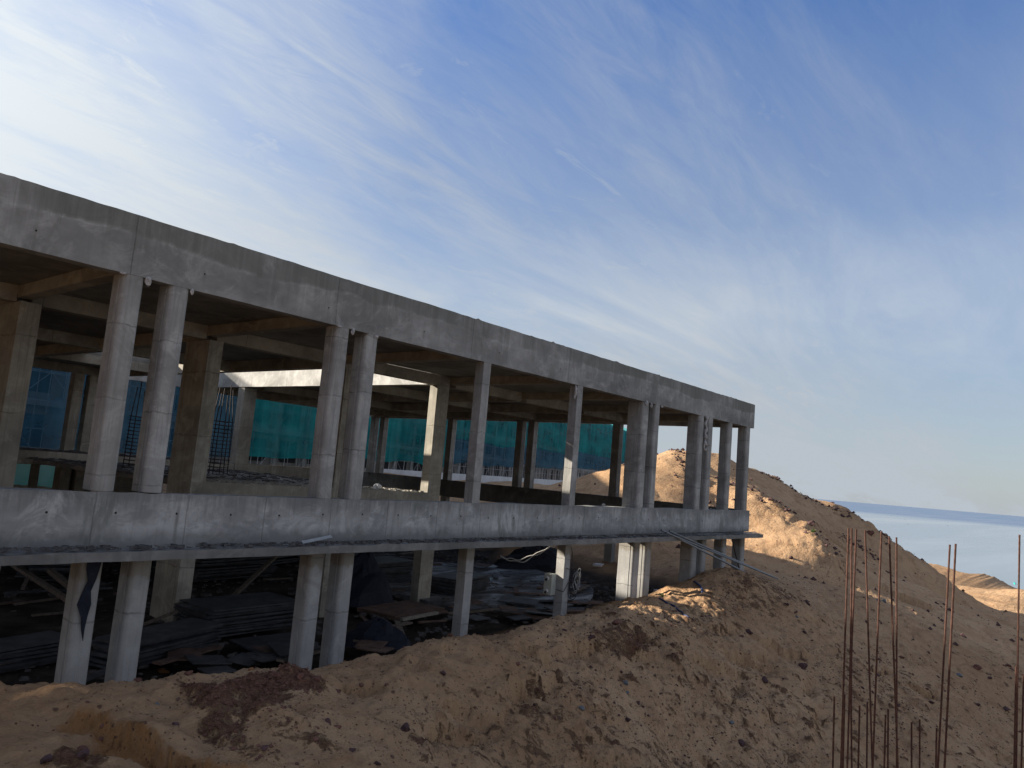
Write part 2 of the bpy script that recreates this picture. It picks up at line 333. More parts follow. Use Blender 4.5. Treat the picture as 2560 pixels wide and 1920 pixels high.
def sand_material():
    m, nt, p = new_mat('sand', 0.97, 0.12)
    P = geo_pos(nt); sp = N(nt, 'ShaderNodeSeparateXYZ'); lk(nt, P, sp.inputs[0])
    big = noise(nt, P, 0.12, 5, 0.6, 0.4); med = noise(nt, P, 0.9, 6, 0.65, 0.3)
    fine = noise(nt, P, 9, 6, 0.7); grain = noise(nt, P, 75, 3, 0.7)
    c = mixc(nt, ramp(nt, big, [(0.35, 0.0), (0.65, 1.0)]), (0.43, 0.268, 0.145), (0.54, 0.355, 0.205))
    c = mixc(nt, math_(nt, 'MULTIPLY', ramp(nt, med, [(0.45, 0.0), (0.75, 1.0)]), 0.55), c, (0.27, 0.145, 0.068))
    # reddish-brown crusted earth in ragged patches
    at = N(nt, 'ShaderNodeAttribute', attribute_name='red'); red = at.outputs['Fac']
    rr = math_(nt, 'ADD', red, math_(nt, 'MULTIPLY', math_(nt, 'SUBTRACT', noise(nt, P, 2.6, 9, 0.78, 0.6), 0.5), 3.0))
    redm = ramp(nt, rr, [(0.50, 0.0), (0.80, 1.0)])
    rc = mixc(nt, ramp(nt, fine, [(0.38, 0.0), (0.62, 1.0)]), (0.105, 0.046, 0.030), (0.25, 0.125, 0.078))
    c = mixc(nt, math_(nt, 'MULTIPLY', redm, ramp(nt, noise(nt, P, 22, 5, 0.8), [(0.30, 0.45), (0.52, 1.0)])), c, rc)
    damp = noise(nt, mapping(nt, P, (1.0, 2.2, 1.6), (0, 0, R(-20))), 0.75, 8, 0.72, 1.2)
    c = mixc(nt, math_(nt, 'MULTIPLY', ramp(nt, damp, [(0.50, 0.0), (0.64, 1.0)]), 0.55), c, (0.22, 0.12, 0.065))
    # ochre cut face
    oc = N(nt, 'ShaderNodeAttribute', attribute_name='ochre')
    c = mixc(nt, math_(nt, 'MULTIPLY', oc.outputs['Fac'], ramp(nt, fine, [(0.2, 0.6), (0.7, 1.0)])), c, (0.33, 0.155, 0.055))
    # grit and crumbs, dark specks
    vo = N(nt, 'ShaderNodeTexVoronoi'); vo.inputs['Scale'].default_value = 6.5; lk(nt, P, vo.inputs['Vector'])
    vs = N(nt, 'ShaderNodeTexVoronoi'); vs.inputs['Scale'].default_value = 17; lk(nt, P, vs.inputs['Vector'])
    sel = N(nt, 'ShaderNodeSeparateColor'); lk(nt, vo.outputs['Color'], sel.inputs[0])
    sel2 = N(nt, 'ShaderNodeSeparateColor'); lk(nt, vs.outputs['Color'], sel2.inputs[0])
    gm = N(nt, 'ShaderNodeAttribute', attribute_name='grit')
    g1 = math_(nt, 'MULTIPLY', ramp(nt, vo.outputs['Distance'], [(0.14, 1.0), (0.24, 0.0)]), math_(nt, 'LESS_THAN', sel.outputs[0], math_(nt, 'MULTIPLY', gm.outputs['Fac'], 0.30)))
    g2 = math_(nt, 'MULTIPLY', ramp(nt, vs.outputs['Distance'], [(0.16, 1.0), (0.27, 0.0)]), math_(nt, 'LESS_THAN', sel2.outputs[0], math_(nt, 'MULTIPLY', gm.outputs['Fac'], 0.34)))
    gg = math_(nt, 'MAXIMUM', g1, g2)
    gc = mixc(nt, sel2.outputs[1], (0.10, 0.045, 0.035), (0.17, 0.11, 0.08))
    c = mixc(nt, math_(nt, 'MULTIPLY', gg, 0.85), c, gc)
    c = mixc(nt, math_(nt, 'MULTIPLY', ramp(nt, grain, [(0.35, 0.0), (0.7, 1.0)]), 0.22), c, (0.25, 0.145, 0.075))
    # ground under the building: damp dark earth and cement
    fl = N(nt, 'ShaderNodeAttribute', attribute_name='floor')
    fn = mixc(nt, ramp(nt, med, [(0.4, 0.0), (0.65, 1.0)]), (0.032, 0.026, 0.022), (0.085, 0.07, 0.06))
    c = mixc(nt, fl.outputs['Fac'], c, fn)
    lk(nt, c, p.inputs['Base Color'])
    h = math_(nt, 'ADD', math_(nt, 'MULTIPLY', fine, 1.3), math_(nt, 'MULTIPLY', gg, 0.5))
    h = math_(nt, 'ADD', h, math_(nt, 'MULTIPLY', grain, 0.16)); h = math_(nt, 'ADD', h, math_(nt, 'MULTIPLY', med, 1.6))
    h = math_(nt, 'ADD', h, math_(nt, 'MULTIPLY', math_(nt, 'MULTIPLY', redm, noise(nt, P, 14, 5, 0.75)), 1.4))
    bump(nt, p, h, 1.0, 0.07)
    return m
M['sand'] = sand_material()

# ---------------------------------------------------------------- terrain
CTRL = [(2.95,8.63,-3.29),(4.31,7.33,-3.21),(6.03,6.89,-3.48),(8.96,6.99,-4.18),(3.39,10.14,-3.32),(5.02,8.67,-3.23),(6.86,7.93,-3.38),(10.47,8.28,-3.89),(3.82,11.65,-3.28),(4.15,11.25,-3.23),(4.55,10.77,-3.23),(4.81,10.62,-3.22),(5.13,10.55,-3.17),(5.43,10.35,-3.15),(6.03,10.13,-3.22),(6.36,9.87,-3.13),(6.72,9.61,-3.13),(7.29,9.42,-3.25),(7.78,9.47,-3.29),(8.32,9.45,-3.26),(9.57,9.55,-3.32),(10.25,9.67,-3.3),(11.03,9.83,-3.26),(12.21,10.01,-3.31),(13.32,10.26,-3.33),(14.47,10.47,-3.34),(15.57,10.57,-3.36),(16.63,10.57,-3.37),(18.65,10.54,-3.46),(18.15,12.79,-4.03),(19.53,12.69,-3.91),(21.42,12.76,-3.7),(23.01,12.74,-3.63),(24.63,12.83,-3.53),(25.63,12.88,-3.4),(26.27,12.39,-3.12),(26.81,12.01,-2.86),(28.4,11.89,-3.02),(31.18,12.08,-3.29),(34.75,12.56,-3.43),(23.33,11.24,-3.44),(21.17,11.49,-3.61),(51.3,11.9,-4.45),(53.91,10.55,-5.37),(53.81,9.18,-5.71),(54.83,8.06,-6.26),(62.67,8.23,-6.63),(64.1,6.59,-6.86),(40.72,11.88,-4.19),(37.31,12.71,-3.75),(42.06,13.17,-2.85),(43.55,12.97,-2.83),(45.07,12.78,-3.1),(48.51,11.97,-3.79),(51.91,11.21,-4.61),(29.4,15.9,-4.24),(29.14,20.87,-4.21),(28.86,18.08,-4.14),(37.35,15.72,-3.42),(39.76,14.4,-3.24),(40.69,20.86,-1.95),(42.76,16.9,-2.2),(38.25,22.12,-1.64),(37.88,24.06,-1.37),(45.46,21.18,-0.45),(44.1,22.73,-0.11),(53.68,24.89,2.96),(52.92,25.81,2.8),(51.35,26.13,2.7),(50.25,26.71,2.32),(49.23,27.21,1.96),(47.99,28,1.34),(46.91,28.58,0.87),(45.35,28.94,0.48),(44.24,29.54,0.08),(43.17,30.11,-0.42),(54.55,23.97,2.4),(55.41,23.03,2),(58.28,21.35,1.11),(58.97,20.65,0.52),(60.82,20.1,0.07),(62.84,19.36,-0.38),(64.51,18.94,-0.3),(65.69,17.69,-1.12),(66.75,16.61,-2.06),(68.33,14.97,-3.32),(70.31,14.31,-3.99),(71.12,13.47,-4.61),(76.44,12.3,-7.05),(46.96,19.33,0.06),(46.93,17.88,-0.37),(46.48,16.95,-0.9),(45.65,14.98,-1.77),(43.74,13.46,-2.46),(54.23,18.67,-0.67),(51.37,16.08,-2.16),(53.04,15.06,-3.09),(58.73,16.71,-1.99),(128.46,24.33,-8.21),(132,23.38,-8.86),(134.72,21.82,-9.35),(136.8,20.98,-9.68),(139.94,20.28,-9.05),(143.64,19.17,-9.86),(146.87,18.71,-11.22),(150.31,17.98,-12.33),(94.64,17.68,-9.13),(93,13.34,-8.91),(109.94,12.1,-9.22),(117.23,11.23,-8.87),(82.4,13.4,-9),(90.05,10.56,-8.73),(66.8,9.82,-7.92),(65.76,10.95,-7.37),(72.78,9.06,-8.33),(76.71,7.61,-8.67),(62.59,11.43,-6.58),(137.32,11.22,-10.77),(137.72,14.16,-12.43),(153.61,15.8,-13.22),(150.01,24.46,-11.76),(156.79,22.7,-11.85),(163.17,20.35,-14.64),(174.25,15.45,-16.76),(142.18,28.94,-11.38),(109.88,20.09,-9.93),(119.1,17.1,-10.54),(126.91,15.83,-11.38),(137.6,33.98,-9.32),(127.87,37.48,-8.22),(113.25,38.8,-6.29),(50.76,36.91,-1.45),(47.08,38.15,-1.51),(45.03,40.58,-1.62),(42.98,43.01,-1.67),(77.04,57.32,-1.66),(72.83,62.32,-1.86),(62.1,43.73,-1.27),(64.38,64.51,-1.89),(63.42,42.22,-1.49),(75.35,43.71,-1.46),(44.16,32.14,-0.95),(15.22,7.04,-5.65),(17.63,6.28,-5.98),(19.69,5.61,-6.25),(23,4.59,-6.71),(28.63,2.92,-7.51),(18.13,7.45,-5.36),(22.68,6.51,-5.75),(28.32,5.11,-6.41),(34.89,3.57,-7.19),(20.85,8.64,-4.7),(23.3,7.83,-5.08),(27.48,7.31,-5.3),(33.84,6.14,-5.9),(45.07,4.62,-7.07),(25.92,9.43,-4.27),(30.32,8.8,-4.57),(35.81,8,-4.95),(39.87,6.47,-5.74),(32.13,10.13,-3.9),(37.54,9.56,-4.18),(-8,13,-4.2),(2,12.6,-4.3),(4,12.5,-4.3),(6,12.4,-4.3),(8,12.2,-4.35),(10,12.3,-4.35),(12,12.6,-4.35),(14,12.9,-4.4),(16,13.2,-4.35),(20,14,-4.35),(24,14.5,-4.35),(27,15,-4.3),(29,15.5,-4.3),(5,16,-4.35),(5,24,-4.35),(5,33,-4.35),(10,18,-4.35),(15,22,-4.35),(20,18,-4.35),(22,26,-4.35),(15,33,-4.3),(22,34,-4.3),(27,19,-4.35),(29,24,-4.35),(28.5,29,-4.3),(-10,24,-4.3),(5,41,-1.6),(15,43,-1.5),(25,44,-1.6),(-10,44,-1.5),(0,60,-1.5),(30,70,-1.5),(60,90,-1.5),(100,110,-1.5),(160,130,-1.5),(60,60,-1.6),(45,46,-1.4),(32,42,-2),(0,2,-4.3),(-8,5,-3.8),(-10,0,-4.5),(8,-2,-5),(18,-4,-6.6),(30,-8,-8.5),(45,-12,-11),(50,0,-8.2),(70,-5,-11),(38,3,-6.8),(75,25,-6),(95,25,-12),(120,60,-12),(80,45,-4.5),(185,15,-35),(140,-40,-42),(185,60,-40),(100,-60,-38),(60,-60,-30),(200,140,-40),(190,0,-48),(20,-60,-22),(-20,-40,-8)]
def tps_fit():
    A = np.array(CTRL, float); n = len(A)
    xy = A[:, :2]; z = A[:, 2]
    def phi(r2): return np.sqrt(r2+1.2)
    d2 = ((xy[:, None, :]-xy[None, :, :])**2).sum(-1)
    K = phi(d2); Pm = np.c_[np.ones(n), xy]
    S = np.zeros((n+3, n+3)); S[:n, :n] = K; S[:n, n:] = Pm; S[n:, :n] = Pm.T
    S[:n, :n] += np.eye(n)*-0.02
    w = np.linalg.solve(S, np.r_[z, 0, 0, 0])
    def f(x, y):
        x = np.asarray(x, float).ravel(); y = np.asarray(y, float).ravel(); out = np.empty(len(x))
        for i in range(0, len(x), 60000):
            q = np.c_[x[i:i+60000], y[i:i+60000]]
            r2 = ((q[:, None, :]-xy[None, :, :])**2).sum(-1)
            out[i:i+60000] = phi(r2)@w[:n]+w[n]+q@w[n+1:]
        return out
    return f
BASE = tps_fit()
def smooth(a, b, x):
    t = np.clip((x-a)/(b-a), 0, 1); return t*t*(3-2*t)
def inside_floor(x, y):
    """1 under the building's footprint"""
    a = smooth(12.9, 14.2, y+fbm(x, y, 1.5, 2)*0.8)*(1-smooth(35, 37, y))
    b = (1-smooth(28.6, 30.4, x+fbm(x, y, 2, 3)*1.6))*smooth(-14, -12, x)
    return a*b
# ragged reddish-brown patches: centre, radii
RED = [(5.55, 9.75, 0.22, 0.22, .95), (5.45, 9.1, 0.22, 0.5, .9), (6.15, 9.25, 0.42, 0.34, 1.0), (6.65, 9.1, 0.30, 0.34, 1.05), (5.8, 8.75, 0.45, 0.28, .75), (5.25, 8.5, 0.2, 0.3, .8), (6.0, 8.0, 0.4, 0.5, .45), (3.65, 8.5, 0.22, 0.3, .6), (5.1, 7.6, .25, .35, .5),
       (13.5, 7.6, 2.2, 1.0, .3), (10.2, 7.4, 1.6, 1.0, .36), (14.6, 6.6, 1.6, 0.9, .5), (17.5, 6.0, 1.6, 0.9, .45), (22.0, 10.3, 2.2, 0.8, .45), (27.6, 10.6, 2.6, 0.8, .5), (18.5, 8.0, 2.5, 0.7, .35),
       (16.6, 9.8, 1.2, 0.35, .75), (8.0, 7.6, 0.9, 0.6, .36), (19, 3.5, 3, 1.5, .3), (26, 6.5, 3, 1.2, .34)]
def seg_dist(x, y, a, b):
    ax, ay = a; bx, by = b; L2 = (bx-ax)**2+(by-ay)**2
    t = np.clip(((x-ax)*(bx-ax)+(y-ay)*(by-ay))/L2, 0, 1)
    return np.hypot(x-ax-t*(bx-ax), y-ay-t*(by-ay)), t, ((bx-ax)*(y-ay)-(by-ay)*(x-ax))/math.sqrt(L2)
BANDS = [((48.5, 21.5), (46.9, 17.9), 1.1), ((46.9, 17.9), (45.6, 15.0), 1.3), ((45.6, 15.0), (43.4, 13.2), 1.0), ((50.8, 26.6), (46.6, 23.0), 1.5), ((46.6, 23.0), (44.4, 21.2), 1.0),
         ((56, 22.5), (66, 17.2), 1.3), ((66, 17.2), (74, 12.5), 1.6), ((52.0, 17.5), (58.0, 14.5), 1.0), ((134, 21.5), (150, 18), 3.0)]
def rock_band(x, y):
    v = np.zeros_like(x)
    for a, b, w in BANDS:
        k = (np.abs(x-(a[0]+b[0])/2) < 16) & (np.abs(y-(a[1]+b[1])/2) < 14)
        if not k.any(): continue
        d, t, s = seg_dist(x[k], y[k], a, b); v[k] = np.maximum(v[k], np.exp(-(d/w)**2))
    return v
def red_of(x, y):
    v = np.zeros_like(x)
    for cx, cy, rx, ry, k in RED:
        v = np.maximum(v, k*np.clip(1.25-((x-cx)/rx)**2*0.45-((y-cy)/ry)**2*0.45, 0, 1))
    # rocky bands on the far dune
    return np.maximum(v, rock_band(x, y)*0.40)
def terrain(x, y):
    z = BASE(x, y); x = np.asarray(x, float).ravel(); y = np.asarray(y, float).ravel()
    r = np.hypot(x, y)
    fl = inside_floor(x, y)
    amp = (1-fl)
    far = smooth(30, 60, r)
    near = 1-smooth(18, 40, r)
    z = z + amp*(fbm(x, y, 2.6, 5, 0.52)*(0.16+0.06*far) + far*fbm(x+40, y, 11, 4, 0.5)*0.7)
    # run-off grooves down the slopes (falling roughly towards -y +x)
    u = x*0.85+y*0.53; v = -x*0.53+y*0.85
    z = z + amp*(np.abs(fbm(u*.30, v*1.0, 0.9, 5, 0.58))*-0.24)*smooth(7, 12, r)*(0.7-0.25*far)
    # small lumps and crust
    z = z + amp*near*(fbm(x, y, 0.62, 5, 0.68)*0.105 - np.abs(fbm(u*.9+3, v*.45, 0.5, 5, 0.62))*0.13)
    z = z + amp*near*lumps(x, y)
    rb = rock_band(x, y)
    z = z + amp*rb*(np.abs(fbm(x+5, y+3, 1.3, 5, 0.65))*0.45)
    rd = red_of(x, y)
    z = z + amp*near*rd*(np.abs(fbm(x+5, y+3, 0.35, 4, 0.65))*0.16)
    # slump scarps: short terraces where wet sand broke away
    wx = x+fbm(x, y, 0.5, 4, .6)*0.30; wy = y+fbm(x+9, y, 0.5, 4, .6)*0.30
    for (a, b, h, w) in SCARPS:
        k = (np.abs(x-(a[0]+b[0])/2) < 4.5) & (np.abs(y-(a[1]+b[1])/2) < 4.5)
        if not k.any(): continue
        d, t, s = seg_dist(wx[k], wy[k], a, b)
        m = np.exp(-(d/w)**2)*np.sin(np.clip(t, 0.02, 0.98)*math.pi)**0.5
        z[k] = z[k] - h*m*smooth(-0.04, 0.04, -s)
    # footprints on the left plateau
    for (fx, fy, fa) in FOOT:
        dx = (x-fx)*math.cos(fa)+(y-fy)*math.sin(fa); dy = -(x-fx)*math.sin(fa)+(y-fy)*math.cos(fa)
        q = (dx/0.15)**2+(dy/0.07)**2
        z = z - 0.035*np.exp(-q) + 0.012*np.exp(-((np.sqrt(q)-1.6)/0.5)**2)
    return z
def lumps(x, y):
    m = np.clip(0.55+1.6*fbm(x+31, y+7, 2.4, 3), 0, 1)*np.where((x < 4.4) & (y > 7), 0.2, 1.0)
    return m*np.clip(fbm(x+11, y+2, 0.24, 3, 0.6)-0.20, 0, 0.5)*0.30
SCARPS = [((4.22, 10.0), (4.62, 7.0), 0.34, 0.55), ((4.9, 8.75), (5.3, 8.35), 0.16, 0.3), ((13.3, 9.75), (15.0, 9.6), 0.20, 0.35), ((15.9, 9.7), (17.1, 9.3), 0.30, 0.45), ((17.0, 10.0), (18.3, 9.5), 0.22, 0.4),
          ((10.6, 8.6), (12.6, 8.9), 0.22, 0.40), ((9.4, 7.9), (10.8, 8.5), 0.16, 0.35), ((18.4, 9.2), (20.6, 8.3), 0.28, 0.5), ((20.6, 9.4), (22.6, 8.4), 0.30, 0.5),
          ((12.6, 8.2), (13.6, 7.7), 0.16, 0.3), ((23, 9.4), (25.5, 8.2), 0.3, 0.6), ((8.0, 7.9), (9.4, 8.0), 0.14, 0.3), ((7.2, 9.2), (8.4, 9.0), 0.10, 0.25),
          ((44, 11), (47, 9), 0.5, 0.9), ((47, 14.6), (50, 13), 0.6, 0.8), ((50, 17), (53, 15.5), 0.6, 0.9)]
_s = random.Random(19)
for _ in range(64):
    cx = _s.uniform(7, 30); cy = _s.uniform(3.5, 10.2)-max(0, cx-22)*.15; L = _s.uniform(.3, 1.1)*(1+cx/30); an = _s.uniform(-.7, .25)
    SCARPS.append(((cx-L*math.cos(an)/2, cy-L*math.sin(an)/2), (cx+L*math.cos(an)/2, cy+L*math.sin(an)/2), _s.uniform(.08, .22)*(1+cx/40), _s.uniform(.12, .3)*(1+cx/40)))
_r = random.Random(5)
FOOT = [(_r.uniform(1.8, 4.2), _r.uniform(6.6, 10.2), _r.uniform(0, 3.14)) for _ in range(34)]

def spaced(lo, dense0, dense1, hi, step, grow=1.06):
    a = list(np.arange(dense0, dense1, step)); s = step; v = dense1
    while v < hi: a.append(v); s *= grow; v += s
    s = step; v = dense0-step; left = []
    while v > lo: left.append(v); s *= grow; v -= s
    return np.array(sorted(left)+a)
def build_terrain():
    xs = spaced(-700, 1.5, 30, 900, 0.05, 1.012)
    xs = np.concatenate([xs[xs < 120], np.arange(120, 900, 12)]); xs = np.concatenate([np.arange(-700, -30, 15), xs[xs > -30]])
    ys = spaced(-700, 1.0, 12.6, 900, 0.05, 1.018)
    ys = np.concatenate([np.arange(-700, -40, 15), ys[(ys > -40) & (ys < 150)], np.arange(150, 900, 15)])
    X, Y = np.meshgrid(xs, ys); x = X.ravel(); y = Y.ravel()
    z = terrain(x, y)
    r = np.hypot(x-30, y-10)
    z = z*(1-smooth(190, 320, r)) + (-60)*smooth(190, 320, r)
    # land behind the site stays up, only the seaward side drops
    land = smooth(60, 130, y-x*0.75)*smooth(150, 260, r)
    z = z*(1-land)+(-2.0)*land
    nx, ny = len(xs), len(ys)
    i = np.arange(nx*ny).reshape(ny, nx)
    q = np.stack([i[:-1, :-1], i[:-1, 1:], i[1:, 1:], i[1:, :-1]], -1).reshape(-1, 4)
    me = bpy.data.meshes.new('sand_ground')
    me.vertices.add(len(x)); me.vertices.foreach_set('co', np.c_[x, y, z].astype(np.float32).ravel())
    me.loops.add(q.size); me.loops.foreach_set('vertex_index', q.astype(np.int32).ravel())
    me.polygons.add(len(q)); me.polygons.foreach_set('loop_start', np.arange(0, q.size, 4, dtype=np.int32))
    me.polygons.foreach_set('loop_total', np.full(len(q), 4, np.int32))
    me.polygons.foreach_set('use_smooth', np.ones(len(q), bool)); me.update(); me.validate()
    def attr(n, v):
        a = me.attributes.new(n, 'FLOAT', 'POINT'); a.data.foreach_set('value', v.astype(np.float32))
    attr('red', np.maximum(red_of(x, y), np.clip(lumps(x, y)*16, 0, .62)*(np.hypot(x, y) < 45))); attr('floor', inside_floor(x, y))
    wx = x+fbm(x, y, 0.5, 4, .6)*0.30; wy = y+fbm(x+9, y, 0.5, 4, .6)*0.30
    d, t, s = seg_dist(wx, wy, (4.64, 6.85), (4.22, 10.0))
    attr('ochre', np.clip(np.exp(-((s-0.08)/0.17)**4)*1.2, 0, 1)*smooth(0, .03, t)*(1-smooth(.97, 1, t))*(d < 1))
    g = 0.45+0.9*fbm(x+3, y+8, 3.0, 3)+red_of(x, y)*1.2+0.3*smooth(5, 10, np.hypot(x, y))
    g = np.where((x < 4.3) & (y > 7), g*0.35, g)
    attr('grit', np.clip(g, 0.05, 1.6))
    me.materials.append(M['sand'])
    o = bpy.data.objects.new('sand_ground', me); C.objects.link(o)
    tag(o, 'wind-blown orange sand ground with dunes, mounds and crusted slopes', 'ground', kind='structure')
    print('terrain verts', len(x))
build_terrain()
def tz(x, y): return float(terrain(np.array([x]), np.array([y]))[0])

# ---------------------------------------------------------------- sea
def build_sea():
    m, nt, p = new_mat('sea', 0.16, 0.5)
    P = geo_pos(nt)
    a = noise(nt, mapping(nt, P, (0.0006, 0.006, 1), (0, 0, R(-48))), 1.0, 4, 0.6, 0.4)
    dl = N(nt, 'ShaderNodeVectorMath', operation='LENGTH'); lk(nt, P, dl.inputs[0])
    c = mixc(nt, ramp(nt, a, [(0.42, 0.0), (0.6, 1.0)]), (0.22, 0.265, 0.30), (0.28, 0.32, 0.345))
    # wind-ruffled darker water far out
    wind = ramp(nt, math_(nt, 'DIVIDE', dl.outputs['Value'], 8000), [(0.38, 0.0), (0.50, 1.0)])
    wind = math_(nt, 'MULTIPLY', wind, ramp(nt, a, [(0.3, 0.6), (0.6, 1.0)]))
    c = mixc(nt, wind, c, (0.11, 0.165, 0.255))
    lk(nt, c, p.inputs['Base Color'])
    lk(nt, math_(nt, 'ADD', math_(nt, 'MULTIPLY', wind, 0.3), 0.25), p.inputs['Roughness'])
    w = noise(nt, P, 0.15, 3, 0.6); bump(nt, p, w, 0.02, 0.2)
    mb = MB(); mb.add([(-26000, -26000, -45), (30000, -26000, -45), (30000, 30000, -45), (-26000, 30000, -45)], [(0, 1, 2, 3)])
    tag(mb.build('sea', m), 'calm pale blue sea reaching the tilted horizon', 'sea', kind='structure')
build_sea()
# ---------------------------------------------------------------- the concrete building
CT = 'concrete frame building'
B = empty('concrete_building', (17, 18, -4.3), 'unfinished two-storey grey concrete frame building standing in the sand', 'building')
ORG = np.array([17, 18, -4.3])
def part(mb, name, mat, parent=B, **kw):
    mb.v = [(v[0]-ORG[0], v[1]-ORG[1], v[2]-ORG[2]) for v in mb.v]
    return mb.build(name, mat, parent, **kw)
def long_box(a0, a1, b0, b1, z0, z1, axis='x', step=0.10, jt=0.009, jb=0.004, lump=0.02, rise=None):
    """beam along one axis, with hand-cast, slightly uneven top and bottom arrises"""
    n = max(2, int((a1-a0)/step)); mb = MB(); vs = []; fs = []
    for i in range(n+1):
        a = a0+(a1-a0)*i/n
        t = jt*(vnoise(np.array([a*4.1+b0]), np.array([z1*3.1]))[0]*1.6+vnoise(np.array([a*0.5+b0]), np.array([z1*3.1]))[0]*1.5)+lump*max(0, vnoise(np.array([a*6.3]), np.array([b1+z1]))[0]-0.36)*6
        t2 = jt*vnoise(np.array([a*1.3+b1]), np.array([z1*7.7]))[0]*2
        u = jb*vnoise(np.array([a*2.3+b0]), np.array([z0*5.1]))[0]*2
        if rise: dz = rise[0]+(rise[1]-rise[0])*(a-4)/27.6; t += dz; t2 += dz; u += dz
        ring = [(a, b0, z0+u), (a, b1, z0+u), (a, b1, z1+t2), (a, b0, z1+t)]
        vs += [p if axis == 'x' else (p[1], p[0], p[2]) for p in ring]
    for i in range(n):
        for k in range(4):
            q = (i*4+k, (i+1)*4+k, (i+1)*4+(k+1) % 4, i*4+(k+1) % 4)
            fs.append(q if axis == 'x' else q[::-1])
    e0 = (3, 2, 1, 0); e1 = tuple(n*4+k for k in range(4))
    fs += [e0[::-1], e1[::-1]] if axis == 'x' else [e0, e1]
    mb.add(vs, fs); return mb
XE = 31.7            # right-hand end of the building
# roof edge
part(long_box(-3, XE, 13.0, 13.28, 2.74, 3.77, lump=0.05), 'roof_fascia', M['fascia'])
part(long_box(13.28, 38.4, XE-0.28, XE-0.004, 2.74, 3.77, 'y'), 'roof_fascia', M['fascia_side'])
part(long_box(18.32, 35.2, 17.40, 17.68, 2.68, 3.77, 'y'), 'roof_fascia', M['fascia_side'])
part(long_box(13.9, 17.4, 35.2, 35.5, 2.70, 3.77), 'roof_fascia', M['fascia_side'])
part(long_box(9.5, 17.6, 35.62, 35.9, 3.78, 4.95), 'roof_upstand', M['dark'])
part(long_box(9.45, 13.61, 29.80, 30.0, 3.284, 3.58), 'roof_upstand', M['dark'])
# roof slabs: left wing, strip along the front, end wing, rear wing (an open light well stays between)
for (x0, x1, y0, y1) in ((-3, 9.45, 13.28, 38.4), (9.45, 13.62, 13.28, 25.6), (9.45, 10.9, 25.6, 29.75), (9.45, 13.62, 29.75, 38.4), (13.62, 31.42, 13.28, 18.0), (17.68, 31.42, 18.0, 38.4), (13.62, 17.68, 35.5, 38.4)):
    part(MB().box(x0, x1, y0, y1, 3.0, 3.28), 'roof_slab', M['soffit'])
part(long_box(18.0, 35.2, 13.62, 13.90, 3.0, 3.32, 'y'), 'roof_upstand', M['beam'])
# roof beams along the front (x) and across (y)
XB = [1.05, 5.25, 9.45, 13.76, 18.15, 22.0, 25.9, 29.3]
YB = [18.0, 23.0, 29.75, 35.2]
for y in YB:
    for i in range(len(XB)-1):
        x0, x1 = XB[i]+0.14, XB[i+1]-0.14
        if 13.7 < XB[i] < 17 and y > 18: continue
        if 13.7 < XB[i] < 17: x1 = 18.01
        yy = 24.5 if (y == 23.0 and XB[i] < 13) else y
        part(MB().box(x0, x1, yy, yy+0.30, 2.655, 2.998), 'roof_beam', M['beam'], bevel=0.008)
for i, x in enumerate(XB):
    for y0, y1 in ((13.285, 18.0), (18.3, 23.0), (23.3, 29.75), (30.05, 35.2)):
        if 17.9 < x < 18.5 and y0 > 14: continue
        if x < 13 and y0 == 18.3: y1 = 24.5
        if x < 13 and y0 == 23.3: y0 = 24.8
        if 13 < x < 14.5 and y0 > 18: y0 -= 0.3; y1 -= 0.0
        part(MB().box(x-0.14, x+0.14, y0, y1, 2.745 if y0 < 14 else 2.652, 2.997), 'roof_beam', M['beam'], bevel=0.008)
# first-floor front beam and projecting ledge
part(long_box(-3, 31.64, 13.0, 13.30, -1.70, -0.83, lump=0.018, jt=0.02, rise=(-.055, .04)), 'parapet_beam', M['parapet'])
part(long_box(13.30, 38.4, 31.34, 31.636, -1.70, -0.76, 'y'), 'parapet_beam', M['dark'])
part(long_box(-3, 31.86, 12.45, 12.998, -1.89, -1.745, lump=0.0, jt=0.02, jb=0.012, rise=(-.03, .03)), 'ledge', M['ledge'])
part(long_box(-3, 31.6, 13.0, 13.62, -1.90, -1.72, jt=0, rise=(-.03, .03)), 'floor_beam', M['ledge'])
# column outline: rectangular stem behind a half-round nose, facing the front
def nose(x, y, w=0.36, d=0.40, face='y'):
    """column outline: a stem with two rounded front corners and a shallow formwork groove on each side"""
    r = 0.085; pts = []
    for k in range(7):
        a = math.pi+math.pi/2*k/6; pts.append((r+r*math.cos(a), r+r*math.sin(a)))
    for k in range(7):
        a = 1.5*math.pi+math.pi/2*k/6; pts.append((w-r+r*math.cos(a), r+r*math.sin(a)))
    g = 0.013
    poly = pts+[(w, r+.05), (w-g, r+.055), (w-g, r+.075), (w+.004, r+.08), (w+.004, d), (-.004, d), (-.004, r+.08), (g, r+.075), (g, r+.055), (0, r+.05)]
    if face == 'y': return [(x+px, y+py) for px, py in poly]
    return [(x-py, y+px) for px, py in poly]          # front towards +x
def rect(x0, x1, y0, y1): return [(x0, y0), (x1, y0), (x1, y1), (x0, y1)]
def col(pts, z0, z1, name='column', mat='column'):
    o = part(MB().prism(pts, z0, z1, 0.004, 7), name, M[mat], bevel=0 if len(pts) > 4 else 0.008, smooth=len(pts) > 4)
    if len(pts) > 4: o.data.set_sharp_from_angle(angle=R(28))
    return o
fx = [(5.16, .35, .40), (5.96, .35, .42), (9.53, .35, .38), (10.32, .35, .40), (22.29, .40, .60), (23.08, .38, .38), (26.52, .41, .50), (27.34, .38, .38), (29.16, .39, .38), (30.98, .40, .40)]
for x, w, d in fx:
    col(nose(x, 13.006, w, d), -0.86, 2.742)
    col(nose(x, 13.012, w, d), -5.0, -1.88)
for x in (14.17, 18.38):
    col(rect(x, x+.28, 13.006, 13.295), -0.86, 2.742); col(rect(x, x+.28, 13.012, 13.31), -5.0, -1.88)
